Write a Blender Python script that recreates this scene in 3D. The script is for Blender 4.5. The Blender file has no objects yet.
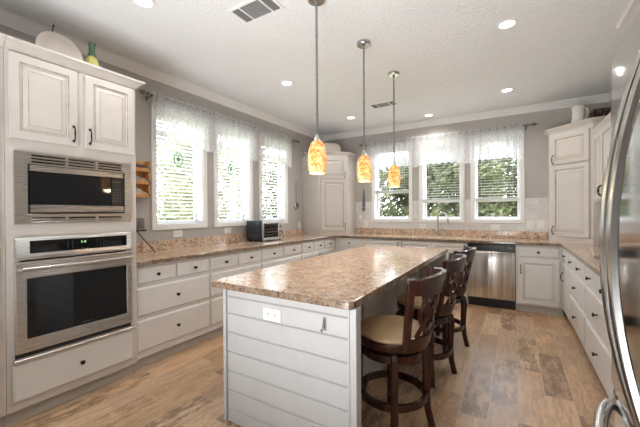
import bpy, bmesh, math, random
from mathutils import Vector, Matrix
from mathutils.geometry import tessellate_polygon
random.seed(7)
PI = math.pi
col = bpy.context.scene.collection
sc = bpy.context.scene

# ------------------------------------------------------------------ camera
cd = bpy.data.cameras.new('camera'); cam = bpy.data.objects.new('camera', cd); col.objects.link(cam)
cd.sensor_fit = 'HORIZONTAL'; cd.sensor_width = 36; cd.lens = 322.06 / 640 * 36
cd.clip_start = 0.02; cd.clip_end = 200
cam.location = (3.2859, -5.549, 1.311)
cam.rotation_euler = (Matrix.Rotation(math.radians(31.166), 4, 'Z') @ Matrix.Rotation(math.radians(90 - 0.2132), 4, 'X')
                      @ Matrix.Rotation(math.radians(-0.3447), 4, 'Z')).to_euler()
sc.camera = cam

# ------------------------------------------------------------------ world, sun, light, exposure
sc.view_settings.view_transform = 'Standard'; sc.view_settings.look = 'None'
sc.view_settings.gamma = 1; sc.view_settings.exposure = 0.68
sc.view_settings.use_curve_mapping = False
w = bpy.data.worlds.new('world'); sc.world = w; w.use_nodes = True
nt = w.node_tree; nt.nodes.clear()
wo = nt.nodes.new('ShaderNodeOutputWorld'); bg = nt.nodes.new('ShaderNodeBackground')
sky = nt.nodes.new('ShaderNodeTexSky'); sky.sky_type = 'NISHITA'; sky.sun_disc = False
sky.sun_elevation = math.radians(50); sky.sun_rotation = math.radians(150); sky.air_density = 1.0; sky.dust_density = 2.0
mixw = nt.nodes.new('ShaderNodeMix'); mixw.data_type = 'RGBA'; mixw.inputs[0].default_value = 0.75
mixw.inputs[7].default_value = (6.0, 6.3, 6.8, 1)
nt.links.new(sky.outputs[0], mixw.inputs[6]); nt.links.new(mixw.outputs[2], bg.inputs[0])
bg.inputs[1].default_value = 1.3
nt.links.new(bg.outputs[0], wo.inputs[0])

sd = bpy.data.lights.new('sun', 'SUN'); sd.energy = 4.0; sd.angle = 0.01; sd.color = (1, 0.95, 0.86)
so = bpy.data.objects.new('sun', sd); col.objects.link(so)
so.rotation_euler = (math.radians(40), math.radians(14), 0)

def area(name, loc, rot, sx, sy, power, color=(1, 1, 1)):
    d = bpy.data.lights.new(name, 'AREA'); d.shape = 'RECTANGLE'; d.size = sx; d.size_y = sy; d.energy = power; d.color = color
    o = bpy.data.objects.new(name, d); col.objects.link(o); o.location = loc; o.rotation_euler = rot
    return o
# unseen fill lamps added behind the camera to brighten the room
area('side_fill', (0.03, -7.5, 1.3), (0, math.radians(-90), 0), 2.1, 2.6, 28, (0.97, 0.99, 1))  # added fill from the left wall
fl = area('ceiling_fill', (2.4, -6.5, 0.35), (math.radians(138), 0, 0), 1.8, 1.0, 38, (0.93, 0.97, 1))  # added fill lamp aimed up and forward to lift the ceiling
fl.data.spread = math.radians(112)

# ------------------------------------------------------------------ material helpers
def mat(name, base=(0.8, 0.8, 0.8), rough=0.5, metal=0.0, **k):
    m = bpy.data.materials.new(name); m.use_nodes = True
    b = m.node_tree.nodes['Principled BSDF']
    b.inputs['Base Color'].default_value = (*base, 1); b.inputs['Roughness'].default_value = rough
    b.inputs['Metallic'].default_value = metal
    for a, v in k.items(): b.inputs[a.replace('_', ' ')].default_value = v
    return m
def srgb(r, g, b):
    f = lambda c: (c / 255 / 12.92) if c / 255 <= 0.04045 else ((c / 255 + 0.055) / 1.055) ** 2.4
    return (f(r), f(g), f(b))
class N:
    def __init__(s, m): s.m = m; s.t = m.node_tree; s.b = s.t.nodes.get('Principled BSDF')
    def n(s, typ, **k):
        x = s.t.nodes.new(typ)
        for a, v in k.items(): setattr(x, a, v)
        return x
    def l(s, a, b): s.t.links.new(a, b)
    def coord(s, scale=(1, 1, 1), rot=(0, 0, 0)):
        tc = s.n('ShaderNodeTexCoord'); mp = s.n('ShaderNodeMapping')
        mp.inputs['Scale'].default_value = scale; mp.inputs['Rotation'].default_value = rot
        s.l(tc.outputs['Object'], mp.inputs[0]); return mp.outputs[0]
    def noise(s, vec, scale, detail=3, rough=0.6):
        x = s.n('ShaderNodeTexNoise'); x.inputs['Scale'].default_value = scale
        x.inputs['Detail'].default_value = detail; x.inputs['Roughness'].default_value = rough
        s.l(vec, x.inputs['Vector']); return x.outputs[0]
    def ramp(s, fac, stops, interp='LINEAR'):
        x = s.n('ShaderNodeValToRGB'); x.color_ramp.interpolation = interp; e = x.color_ramp.elements
        while len(e) < len(stops): e.new(0.5)
        for i, (p, c) in enumerate(stops): e[i].position = p; e[i].color = (*c, 1)
        s.l(fac, x.inputs[0]); return x.outputs[0]
    def mix(s, fac, a, b, mode='MIX'):
        x = s.n('ShaderNodeMix', data_type='RGBA', blend_type=mode)
        for inp, v in ((0, fac), (6, a), (7, b)):
            if hasattr(v, 'is_linked') or hasattr(v, 'links'): s.l(v, x.inputs[inp])
            elif isinstance(v, (int, float)): x.inputs[inp].default_value = v
            else: x.inputs[inp].default_value = (*v, 1)
        return x.outputs[2]
    def math(s, op, a, b=None):
        x = s.n('ShaderNodeMath', operation=op)
        for i, v in enumerate((a, b)):
            if v is None: continue
            if isinstance(v, (int, float)): x.inputs[i].default_value = v
            else: s.l(v, x.inputs[i])
        return x.outputs[0]
    def bump(s, h, strength=0.2, dist=0.01):
        x = s.n('ShaderNodeBump'); x.inputs['Strength'].default_value = strength; x.inputs['Distance'].default_value = dist
        s.l(h, x.inputs['Height']); s.l(x.outputs[0], s.b.inputs['Normal'])

def noisy(name, c1, c2, scale=8, rough=0.5, metal=0, bump=0, **k):
    m = mat(name, c1, rough, metal, **k); q = N(m); v = q.coord()
    f = q.noise(v, scale); q.l(q.ramp(f, [(0.3, c1), (0.7, c2)]), q.b.inputs['Base Color'])
    if bump: q.bump(f, bump, 0.004)
    return m

M = {}
M['wall'] = noisy('wall_paint', srgb(180, 174, 169), srgb(184, 178, 173), 3, 0.85)
M['ceiling'] = mat('ceiling_paint', srgb(236, 237, 238), 0.9)
q = N(M['ceiling']); q.bump(q.noise(q.coord(), 38, 4, 0.65), 0.55, 0.02)
M['trim'] = noisy('trim_paint', srgb(234, 233, 231), srgb(238, 237, 235), 5, 0.5)
M['cab'] = noisy('cabinet_paint', srgb(203, 196, 189), srgb(209, 202, 195), 6, 0.42)
M['cabbase'] = noisy('base_cabinet_paint', srgb(220, 217, 213), srgb(226, 223, 219), 6, 0.32)
M['glaze'] = noisy('brown_glaze', srgb(150, 134, 120), srgb(196, 186, 174), 25, 0.5)
M['glaze_pale'] = mat('pale_glaze', srgb(188, 183, 176), 0.5)  # paler glaze colour for base door grooves, also on toe kicks
M['island'] = noisy('island_paint', srgb(190, 189, 188), srgb(196, 195, 194), 5, 0.5)
M['steel'] = mat('brushed_steel', srgb(208, 205, 201), 0.27, 1.0)
q = N(M['steel']); f = q.noise(q.coord((1, 1, 90)), 3, 3); q.l(q.ramp(f, [(0.2, (0.25,) * 3), (0.8, (0.31,) * 3)]), q.b.inputs['Roughness'])
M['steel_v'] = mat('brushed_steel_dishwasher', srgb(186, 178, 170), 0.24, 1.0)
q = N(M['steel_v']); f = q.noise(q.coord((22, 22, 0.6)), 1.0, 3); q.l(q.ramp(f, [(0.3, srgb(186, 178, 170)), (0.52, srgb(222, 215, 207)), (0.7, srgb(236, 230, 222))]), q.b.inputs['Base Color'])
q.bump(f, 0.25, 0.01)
M['fridge'] = mat('polished_steel_fridge', srgb(188, 188, 190), 0.10, 1.0)
q = N(M['fridge']); f = q.noise(q.coord((1, 1, 60)), 3, 3); q.l(q.ramp(f, [(0.2, (0.07,) * 3), (0.8, (0.14,) * 3)]), q.b.inputs['Roughness'])
M['chrome'] = mat('satin_nickel', srgb(190, 188, 184), 0.22, 1.0)
M['rodmetal'] = mat('brushed_nickel_rod', srgb(140, 139, 137), 0.45, 0.8)
M['black'] = mat('black_plastic', (0.012, 0.012, 0.013), 0.3)
M['darkglass'] = mat('dark_glass', (0.006, 0.007, 0.008), 0.05, 0.0)
M['bronze'] = noisy('dark_bronze', (0.028, 0.02, 0.016), (0.05, 0.038, 0.03), 60, 0.35, 0.8)
M['glow_green'] = mat('display_green', (0.2, 0.8, 0.3), 0.4, Emission_Color=(0.5, 0.9, 0.3, 1), Emission_Strength=1.2)
M['button'] = mat('button_grey', srgb(95, 95, 95), 0.5)
M['white_plastic'] = noisy('white_plastic', srgb(232, 230, 226), srgb(236, 234, 230), 10, 0.35)
M['louvre'] = mat('grey_louvre_paint', srgb(150, 150, 150), 0.5)
M['slot'] = mat('slot_dark', (0.05, 0.05, 0.05), 0.6)
M['ceramic'] = noisy('white_ceramic', srgb(234, 230, 224), srgb(240, 236, 230), 6, 0.15)
M['platter'] = noisy('cream_stoneware', srgb(214, 204, 194), srgb(226, 216, 206), 5, 0.35)
M['green_glaze'] = noisy('green_glaze', srgb(72, 108, 84), srgb(100, 136, 108), 30, 0.25)
M['yellow_glaze'] = noisy('yellow_glaze', srgb(198, 190, 96), srgb(222, 214, 136), 30, 0.3)
M['wood_dark'] = mat('dark_cherry_wood', (0.1, 0.03, 0.02), 0.22)
q = N(M['wood_dark']); f = q.noise(q.coord((14, 14, 2)), 3, 4)
q.l(q.ramp(f, [(0.3, srgb(38, 17, 11)), (0.6, srgb(62, 29, 19)), (0.8, srgb(78, 38, 24))]), q.b.inputs['Base Color'])
M['wood_light'] = noisy('honey_pine', srgb(206, 146, 84), srgb(224, 168, 104), 14, 0.5)
M['seat'] = noisy('tan_vinyl', srgb(180, 148, 108), srgb(194, 162, 122), 12, 0.42)
M['wicker'] = mat('brown_wicker', srgb(110, 86, 64), 0.8)
q = N(M['wicker']); v = q.n('ShaderNodeTexVoronoi'); v.inputs['Scale'].default_value = 42; q.l(q.coord((1, 1, 1.4)), v.inputs['Vector'])
q.l(q.ramp(v.outputs['Distance'], [(0.1, srgb(140, 116, 90)), (0.6, srgb(48, 34, 26))]), q.b.inputs['Base Color']); q.bump(v.outputs['Distance'], 0.7, 0.01)
M['paper'] = noisy('paper_bundle', srgb(206, 198, 186), srgb(150, 140, 126), 20, 0.8)
M['cloth_dark'] = noisy('dark_cloth', srgb(70, 52, 46), srgb(140, 122, 110), 16, 0.9)
M['sinkstone'] = noisy('beige_sink', srgb(214, 192, 168), srgb(224, 204, 182), 20, 0.25)
M['vinyl'] = mat('white_vinyl_frame', srgb(232, 234, 236), 0.4)
M['blind'] = mat('white_blind', srgb(240, 240, 238), 0.5)
_q = M['blind'].node_tree; _t = _q.nodes.new('ShaderNodeBsdfTranslucent'); _t.inputs[0].default_value = (.85, .85, .83, 1); _m = _q.nodes.new('ShaderNodeMixShader'); _m.inputs[0].default_value = .4
_q.links.new(_q.nodes['Principled BSDF'].outputs[0], _m.inputs[1]); _q.links.new(_t.outputs[0], _m.inputs[2]); _q.links.new(_m.outputs[0], _q.nodes['Material Output'].inputs[0])
M['toaster_side'] = noisy('blue_black_enamel', srgb(34, 44, 54), srgb(46, 56, 66), 8, 0.35)
M['glassware'] = mat('green_suncatcher', srgb(120, 165, 140), 0.2, Alpha=0.85)
M['red_glass'] = mat('red_suncatcher', srgb(180, 70, 60), 0.2)
M['grey_metal'] = noisy('pewter', srgb(100, 98, 96), srgb(140, 138, 135), 20, 0.4, 0.7)
M['bark'] = noisy('tree_bark', srgb(74, 62, 50), srgb(104, 90, 74), 9, 0.95)
M['grass'] = noisy('lawn', srgb(120, 128, 78), srgb(150, 150, 98), 2, 0.95)
M['siding'] = noisy('outer_siding', srgb(200, 198, 192), srgb(206, 204, 198), 2, 0.9)
def leafmat(name, a, b, c):
    m = mat(name, a, 0.6); q = N(m); v = q.coord(); f = q.noise(v, 2.2, 4, 0.7)
    q.l(q.ramp(f, [(0.3, a), (0.5, b), (0.72, c)]), q.b.inputs['Base Color'])
    tr = q.n('ShaderNodeBsdfTranslucent'); q.l(q.ramp(f, [(0.3, b), (0.7, c)]), tr.inputs[0])
    mx = q.n('ShaderNodeMixShader'); mx.inputs[0].default_value = 0.35
    q.l(q.b.outputs[0], mx.inputs[1]); q.l(tr.outputs[0], mx.inputs[2])
    q.l(mx.outputs[0], m.node_tree.nodes['Material Output'].inputs[0]); return m
M['leaf'] = leafmat('leaf_olive', srgb(44, 50, 30), srgb(70, 77, 48), srgb(110, 114, 78))
M['leaf2'] = leafmat('leaf_bright', srgb(84, 90, 66), srgb(118, 124, 92), srgb(158, 160, 130))
# window pane: clear with fresnel reflection
m = bpy.data.materials.new('window_glass'); m.use_nodes = True; q = N(m); q.t.nodes.remove(q.b)
tr = q.n('ShaderNodeBsdfTransparent'); gl = q.n('ShaderNodeBsdfGlossy'); gl.inputs['Roughness'].default_value = 0.0
fr_ = q.n('ShaderNodeLayerWeight'); fr_.inputs[0].default_value = 0.5; fz_ = q.math('ADD', q.math('MULTIPLY', q.math('POWER', fr_.outputs['Facing'], 5), 0.9), 0.03); mx = q.n('ShaderNodeMixShader')
q.l(fz_, mx.inputs[0]); q.l(tr.outputs[0], mx.inputs[1]); q.l(gl.outputs[0], mx.inputs[2])
q.l(mx.outputs[0], m.node_tree.nodes['Material Output'].inputs[0]); M['pane'] = m
# lace
m = bpy.data.materials.new('white_lace'); m.use_nodes = True; q = N(m); q.t.nodes.remove(q.b)
tr = q.n('ShaderNodeBsdfTransparent'); df = q.n('ShaderNodeBsdfDiffuse'); tl = q.n('ShaderNodeBsdfTranslucent')
df.inputs[0].default_value = (0.9, 0.9, 0.92, 1); tl.inputs[0].default_value = (0.9, 0.9, 0.92, 1)
m1 = q.n('ShaderNodeMixShader'); m1.inputs[0].default_value = 0.6; q.l(df.outputs[0], m1.inputs[1]); q.l(tl.outputs[0], m1.inputs[2])
vv = q.coord(); f = q.noise(vv, 55, 3); fac = q.ramp(f, [(0.38, (0.58,) * 3), (0.58, (0.80,) * 3)])
m2 = q.n('ShaderNodeMixShader'); q.l(fac, m2.inputs[0]); q.l(tr.outputs[0], m2.inputs[1]); q.l(m1.outputs[0], m2.inputs[2])
q.l(m2.outputs[0], m.node_tree.nodes['Material Output'].inputs[0]); M['lace'] = m
# granite laminate
def granite(name, dark=1.0):
    m = mat(name, (0.5, 0.4, 0.3), 0.10); q = N(m); v = q.coord()
    big = q.noise(v, 7, 4, 0.65); mid = q.noise(v, 15, 5, 0.78); fine = q.noise(v, 48, 3, 0.7)
    c = q.ramp(mid, [(0.30, srgb(126, 92, 68)), (0.42, srgb(178, 138, 108)), (0.52, srgb(208, 178, 150)), (0.64, srgb(226, 206, 184)), (0.75, srgb(192, 170, 146))])
    c2 = q.ramp(big, [(0.35, srgb(222, 178, 146)), (0.5, srgb(214, 196, 176)), (0.65, srgb(186, 158, 132))])
    c = q.mix(0.4, c, c2)
    sp = q.ramp(fine, [(0.37, (1, 1, 1)), (0.45, (0, 0, 0))])
    c = q.mix(sp, c, srgb(98, 78, 66))
    sp2 = q.ramp(q.noise(v, 52, 2, 0.5), [(0.60, (0, 0, 0)), (0.66, (1, 1, 1))])
    c = q.mix(sp2, c, srgb(150, 118, 92) if dark < 1 else srgb(232, 220, 204))
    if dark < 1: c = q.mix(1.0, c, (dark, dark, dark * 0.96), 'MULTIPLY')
    q.l(c, q.b.inputs['Base Color']); return m
M['granite'] = granite('speckled_stone_top')
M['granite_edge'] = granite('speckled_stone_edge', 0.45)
# plank floor
m = mat('plank_floor', (0.5, 0.4, 0.3), 0.33); q = N(m); v = q.coord(); sx = q.n('ShaderNodeSeparateXYZ'); q.l(v, sx.inputs[0])
X, Y = sx.outputs[0], sx.outputs[1]; PW, PL = 0.165, 0.80
xs = q.math('DIVIDE', X, PW); row = q.math('FLOOR', xs)
wn = q.n('ShaderNodeTexWhiteNoise', noise_dimensions='1D'); q.l(row, wn.inputs['W'])
ys = q.math('DIVIDE', q.math('ADD', Y, q.math('MULTIPLY', wn.outputs[0], 3.7)), PL); pid = q.math('FLOOR', ys)
cx = q.n('ShaderNodeCombineXYZ'); q.l(row, cx.inputs[0]); q.l(pid, cx.inputs[1])
wn2 = q.n('ShaderNodeTexWhiteNoise', noise_dimensions='2D'); q.l(cx.outputs[0], wn2.inputs['Vector'])
base = q.ramp(wn2.outputs[0], [(0.0, srgb(202, 165, 126)), (0.22, srgb(218, 182, 144)), (0.42, srgb(206, 175, 144)), (0.6, srgb(190, 150, 112)), (0.76, srgb(222, 190, 154)), (0.9, srgb(182, 150, 122))], 'CONSTANT')
wy = q.n('ShaderNodeVectorMath', operation='MULTIPLY_ADD'); q.l(wn2.outputs[1], wy.inputs[0]); wy.inputs[1].default_value = (9, 9, 9); q.l(v, wy.inputs[2])
mp = q.n('ShaderNodeMapping'); mp.inputs['Scale'].default_value = (26, 2.6, 1); q.l(wy.outputs[0], mp.inputs[0])
grain = q.noise(mp.outputs[0], 1.6, 5, 0.7)
mp2 = q.n('ShaderNodeMapping'); mp2.inputs['Scale'].default_value = (9, 3.2, 1); q.l(wy.outputs[0], mp2.inputs[0])
patch = q.noise(mp2.outputs[0], 1.5, 5, 0.75)
c = q.mix(q.ramp(grain, [(0.40, (0.55,) * 3), (0.54, (0, 0, 0))]), base, srgb(160, 128, 98))
sp_ = q.n('ShaderNodeSeparateColor'); q.l(wn2.outputs[1], sp_.inputs[0])
pf = q.math('MULTIPLY', q.ramp(patch, [(0.42, (0, 0, 0)), (0.56, (0.9,) * 3)]), q.ramp(sp_.outputs[1], [(0.0, (0.12,) * 3), (0.55, (0.3,) * 3), (0.66, (0.95,) * 3)]))
c = q.mix(pf, c, srgb(128, 100, 78))
mp3 = q.n('ShaderNodeMapping'); mp3.inputs['Scale'].default_value = (60, 16, 1); q.l(wy.outputs[0], mp3.inputs[0])
scr = q.noise(mp3.outputs[0], 1.5, 3, 0.6)
c = q.mix(q.ramp(scr, [(0.58, (0, 0, 0)), (0.7, (0.6,) * 3)]), c, srgb(224, 204, 180))
fx = q.math('FRACT', xs); fy = q.math('FRACT', ys)
ex = q.math('LESS_THAN', q.math('MINIMUM', fx, q.math('SUBTRACT', 1.0, fx)), 0.012)
ey = q.math('LESS_THAN', q.math('MINIMUM', fy, q.math('SUBTRACT', 1.0, fy)), 0.003)
edge = q.math('MAXIMUM', ex, ey)
c = q.mix(edge, c, srgb(196, 176, 152)); q.l(c, q.b.inputs['Base Color'])
q.l(q.ramp(grain, [(0.3, (0.28,) * 3), (0.7, (0.42,) * 3)]), q.b.inputs['Roughness']); M['floor'] = m
# pale marble wall tile
m = mat('marble_tile', (0.8, 0.8, 0.8), 0.3); q = N(m); v = q.coord()
br = q.n('ShaderNodeTexBrick'); br.inputs['Scale'].default_value = 1; br.inputs['Brick Width'].default_value = 0.3; br.inputs['Row Height'].default_value = 0.1
br.inputs['Mortar Size'].default_value = 0.0015
br.inputs['Color1'].default_value = (*srgb(222, 220, 216), 1); br.inputs['Color2'].default_value = (*srgb(212, 210, 206), 1); br.inputs['Mortar'].default_value = (*srgb(196, 194, 190), 1)
q.l(q.coord(rot=(math.radians(90), 0, 0)), br.inputs['Vector'])
q.l(q.mix(q.ramp(q.noise(v, 14, 5), [(0.5, (0, 0, 0)), (0.62, (0.4,) * 3)]), br.outputs[0], srgb(196, 194, 190)), q.b.inputs['Base Color']); M['tile'] = m
# pendant shade
m = mat('amber_mottled_glass', srgb(226, 160, 90), 0.25); q = N(m); f = q.noise(q.coord(), 26, 5, 0.7)
lw = q.n('ShaderNodeLayerWeight'); lw.inputs[0].default_value = 0.35
cc = q.ramp(f, [(0.36, srgb(196, 106, 42)), (0.47, srgb(236, 158, 84)), (0.56, srgb(255, 208, 140)), (0.7, srgb(255, 232, 188))])
q.l(cc, q.b.inputs['Base Color']); q.l(cc, q.b.inputs['Emission Color']); q.b.inputs['Emission Strength'].default_value = 0.38; M['shade'] = m
M['lamp'] = mat('lamp_white', (1, 1, 1), 0.5, Emission_Color=(1, 0.96, 0.9, 1), Emission_Strength=7.0)

# ------------------------------------------------------------------ mesh helpers
class Fr:
    def __init__(s, o=(0, 0, 0), u=(1, 0, 0), v=(0, 0, 1), n=(0, -1, 0)):
        s.o, s.u, s.v, s.n = Vector(o), Vector(u).normalized(), Vector(v).normalized(), Vector(n).normalized()
    def p(s, u, v, n): return s.o + s.u * u + s.v * v + s.n * n
ID = Fr((0, 0, 0), (1, 0, 0), (0, 1, 0), (0, 0, 1))
class MB:
    def __init__(s, fr=ID): s.V, s.F, s.I, s.fr = [], [], [], fr
    def add(s, vs, fs, mi=0):
        b = len(s.V); s.V += [Vector(v) for v in vs]
        for f in fs: s.F.append([b + i for i in f]); s.I.append(mi)
    def box(s, a, b, mi=0, fr=None):
        fr = fr or s.fr; x0, y0, z0 = a; x1, y1, z1 = b
        vs = [fr.p(x, y, z) for x in (x0, x1) for y in (y0, y1) for z in (z0, z1)]
        s.add(vs, [(0, 1, 3, 2), (4, 6, 7, 5), (0, 4, 5, 1), (2, 3, 7, 6), (0, 2, 6, 4), (1, 5, 7, 3)], mi)
    def loft(s, rings, mi=0, closed=True, caps=(True, True), mis=None):
        n = len(rings[0]); vs = [v for r in rings for v in r]; b = len(s.V); s.V += [Vector(v) for v in vs]
        for i in range(len(rings) - 1):
            for j in range(n if closed else n - 1):
                k = (j + 1) % n
                s.F.append([b + i * n + j, b + i * n + k, b + (i + 1) * n + k, b + (i + 1) * n + j]); s.I.append(mis[i] if mis else mi)
        if caps[0]: s.F.append([b + j for j in range(n)][::-1]); s.I.append(mi)
        if caps[1]: s.F.append([b + (len(rings) - 1) * n + j for j in range(n)]); s.I.append(mis[-1] if mis else mi)
    def lathe(s, prof, c=(0, 0, 0), seg=24, axis=None, mi=0, sc_=(1, 1), caps=(True, True), mis=None):
        c = Vector(c)
        if axis is None: A, B, Cx = Vector((1, 0, 0)), Vector((0, 1, 0)), Vector((0, 0, 1))
        else:
            Cx = Vector(axis).normalized(); A = Cx.orthogonal().normalized(); B = Cx.cross(A)
        rings = [[c + A * (r * sc_[0] * math.cos(2 * PI * j / seg)) + B * (r * sc_[1] * math.sin(2 * PI * j / seg)) + Cx * z for j in range(seg)] for r, z in prof]
        s.loft(rings, mi, True, caps, mis)
    def tube(s, pts, r, seg=10, mi=0, closed=False, rect=None, up=None):
        pts = [Vector(p) for p in pts]; rings = []; n = len(pts); ref = Vector(up) if up else None; prev = None
        for i, p in enumerate(pts):
            if closed: t = (pts[(i + 1) % n] - pts[i - 1]).normalized()
            else: t = (pts[min(i + 1, n - 1)] - pts[max(i - 1, 0)]).normalized()
            if ref is not None: a = (ref - t * ref.dot(t)).normalized()
            elif prev is None: a = t.orthogonal().normalized()
            else: a = (prev - t * prev.dot(t)).normalized()
            prev = a; b = t.cross(a)
            rr = r[i] if isinstance(r, (list, tuple)) else r
            if rect:
                wa, wb = rect[i] if isinstance(rect, list) else rect
                rings.append([p + a * wa * x + b * wb * y for x, y in ((1, .6), (.6, 1), (-.6, 1), (-1, .6), (-1, -.6), (-.6, -1), (.6, -1), (1, -.6))])
            else: rings.append([p + a * (rr * math.cos(2 * PI * j / seg)) + b * (rr * math.sin(2 * PI * j / seg)) for j in range(seg)])
        if closed: rings.append(rings[0]); s.loft(rings, mi, True, (False, False))
        else: s.loft(rings, mi)
    def slab(s, outer, holes, n0, n1, fr=None, mi=0, mside=None):
        """polygon (u,v) with holes extruded from n0 to n1"""
        fr = fr or s.fr; loops = [outer] + holes; flat = [p for l in loops for p in l]
        tris = tessellate_polygon([[Vector((a, b, 0)) for a, b in l] for l in loops]); m = len(flat)
        vs = [fr.p(a, b, n0) for a, b in flat] + [fr.p(a, b, n1) for a, b in flat]; b0 = len(s.V); s.V += vs
        for t in tris:
            s.F.append([b0 + i for i in t]); s.I.append(mi); s.F.append([b0 + m + i for i in reversed(t)]); s.I.append(mi)
        k = 0
        for l in loops:
            for i in range(len(l)):
                j = (i + 1) % len(l); s.F.append([b0 + k + i, b0 + k + j, b0 + m + k + j, b0 + m + k + i]); s.I.append(mi if mside is None else mside)
            k += len(l)
    def rings(s, u0, u1, v0, v1, prof, mis=None, fr=None, mi=0):
        fr = fr or s.fr
        R = [[fr.p(u0 + i, v0 + i, d), fr.p(u1 - i, v0 + i, d), fr.p(u1 - i, v1 - i, d), fr.p(u0 + i, v1 - i, d)] for i, d in prof]
        s.loft(R, mi, True, (True, True), mis)
ORG = {}
def obj(name, mb, mats, parent=None, smooth=False, bevel=0, local=False, merge=True, segs=2):
    me = bpy.data.meshes.new(name); off = Vector((0, 0, 0))
    if parent is not None and not local: off = ORG.get(parent.name, Vector((0, 0, 0)))
    me.from_pydata([tuple(v - off) for v in mb.V], [], mb.F)
    if not isinstance(mats, (list, tuple)): mats = [mats]
    for x in mats: me.materials.append(M[x] if isinstance(x, str) else x)
    for p, i in zip(me.polygons, mb.I): p.material_index = min(i, len(mats) - 1)
    bm = bmesh.new(); bm.from_mesh(me)
    if merge: bmesh.ops.remove_doubles(bm, verts=bm.verts, dist=1e-5)
    bmesh.ops.recalc_face_normals(bm, faces=bm.faces); bm.to_mesh(me); bm.free()
    o = bpy.data.objects.new(name, me); col.objects.link(o)
    if parent is not None: o.parent = parent; ORG[o.name] = off
    else: ORG[o.name] = Vector((0, 0, 0))
    if smooth:
        for p in me.polygons: p.use_smooth = True
        if smooth != 'all':
            me.set_sharp_from_angle(angle=math.radians(42))
    if bevel:
        b = o.modifiers.new('bevel', 'BEVEL'); b.width = bevel; b.segments = segs; b.limit_method = 'ANGLE'; b.angle_limit = math.radians(35)
    return o
def tag(o, label=None, cat=None, group=None, kind=None):
    if label: o['label'] = label
    if cat: o['category'] = cat
    if group: o['group'] = group
    if kind: o['kind'] = kind
    return o
def thing(name, label, cat, loc=(0, 0, 0), rotz=0, group=None, kind=None):
    o = bpy.data.objects.new(name, None); col.objects.link(o); o.empty_display_size = 0.1
    o.location = loc; o.rotation_euler = (0, 0, rotz); ORG[o.name] = Vector(loc)
    return tag(o, label, cat, group, kind)
def struct(name, mb, mats, parent=None, **k):
    o = obj(name, mb, mats, parent, **k)
    if parent is None: o['kind'] = 'structure'
    return o
def dup(root, loc, rotz=None, label=None, group=None):
    def cp(o, par):
        c = o.copy(); col.objects.link(c); c.parent = par
        for ch in [x for x in list(sc.objects) if x.parent == o]: cp(ch, c)
        return c
    r = cp(root, None); r.location = loc
    if rotz is not None: r.rotation_euler = (0, 0, rotz)
    if label: r['label'] = label
    if group: r['group'] = group
    return r

# ------------------------------------------------------------------ room shell
RX, CZ, NY = 4.405, 2.82, -9.0
mb = MB(); mb.box((-0.15, NY, -0.1), (RX + 0.15, 0.15, 0)); struct('floor', mb, 'floor')
mb = MB(); mb.box((-0.15, NY, CZ), (RX + 0.15, 0.15, CZ + 0.15)); struct('ceiling', mb, 'ceiling')
FL = Fr((0, 0, 0), (0, 1, 0), (0, 0, 1), (1, 0, 0))      # left wall, u = y
FB = Fr((0, 0, 0), (1, 0, 0), (0, 0, 1), (0, -1, 0))     # back wall, u = x
WZ0, WZ1 = 1.185, 2.42
LW = [(-3.505, -2.90), (-2.68, -2.085), (-1.83, -1.235)]
BW = [(1.10, 1.73), (1.955, 2.555), (2.75, 3.355)]
def rect(a, b, c, d): return [(a, c), (b, c), (b, d), (a, d)]
mb = MB(FL); mb.slab(rect(NY, 0, 0, CZ), [rect(a, b, WZ0, WZ1) for a, b in LW], 0, -0.15); struct('wall_left', mb, ['wall'])
mb = MB(FB); mb.slab(rect(-0.15, RX + 0.15, 0, CZ), [rect(a, b, WZ0, WZ1) for a, b in BW], 0, -0.15); struct('wall_back', mb, ['wall'])
mb = MB(); mb.box((RX, NY, 0), (RX + 0.15, 0, CZ)); struct('wall_right', mb, 'wall')
mb = MB(); mb.box((0, NY - .15, 0), (RX, NY, CZ)); struct('wall_near', mb, 'wall')
# tile backsplash with notches for the window casings
holes = [rect(a - 0.052, b + 0.052, 1.125, 1.7) for a, b in BW]
out = [(0.72, 1.02), (3.69, 1.02), (3.69, 1.5)]
for a, b in reversed(BW): out += [(b + 0.056, 1.5), (b + 0.056, 1.124), (a - 0.056, 1.124), (a - 0.056, 1.5)]
out += [(0.72, 1.5)]
mb = MB(FB); mb.slab(out, [], 0.0, 0.008); struct('trim_1', mb, 'tile')
# crown moulding (room): profile swept along mitred path
def sweep(mb, path, prof, closed=False, mi=0):
    """path: list of (x,y) ; prof: list of (out, z) ; out is to the left of travel direction"""
    P = [Vector((x, y)) for x, y in path]; rings = []
    n = len(P)
    for i in range(n):
        ds = []
        if i > 0: ds.append((P[i] - P[i - 1]).normalized())
        if i < n - 1: ds.append((P[i + 1] - P[i]).normalized())
        ns = [Vector((-d.y, d.x)) for d in ds]
        if len(ns) == 1: off = ns[0]
        else:
            b = (ns[0] + ns[1]).normalized(); off = b / max(0.3, b.dot(ns[0]))
        rings.append([(P[i].x + off.x * o, P[i].y + off.y * o, z) for o, z in prof])
    mb.loft(rings, mi)
CR = [(0, CZ - 0.09), (0.008, CZ - 0.09), (0.012, CZ - 0.075), (0.03, CZ - 0.055), (0.055, CZ - 0.025), (0.065, CZ - 0.018), (0.075, CZ - 0.012), (0.075, CZ - 0.0005), (0, CZ - 0.0005)]
mb = MB(); sweep(mb, [(RX, NY + 0.01), (RX, 0), (0, 0), (0, NY + 0.01)], CR); struct('trim_2', mb, 'trim')
# flat white moulding on the ceiling at the right, above the refrigerator
mb = MB(); mb.rings(0, 0.33, 0, 1.5, [(0, 0), (0, 0.018), (0.012, 0.026), (0.02, 0.026), (0.03, 0.02)], fr=Fr((4.0, -2.02, CZ - 0.0005), (1, 0, 0), (0, -1, 0), (0, 0, -1)))
struct('trim_3', mb, 'trim')

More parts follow.
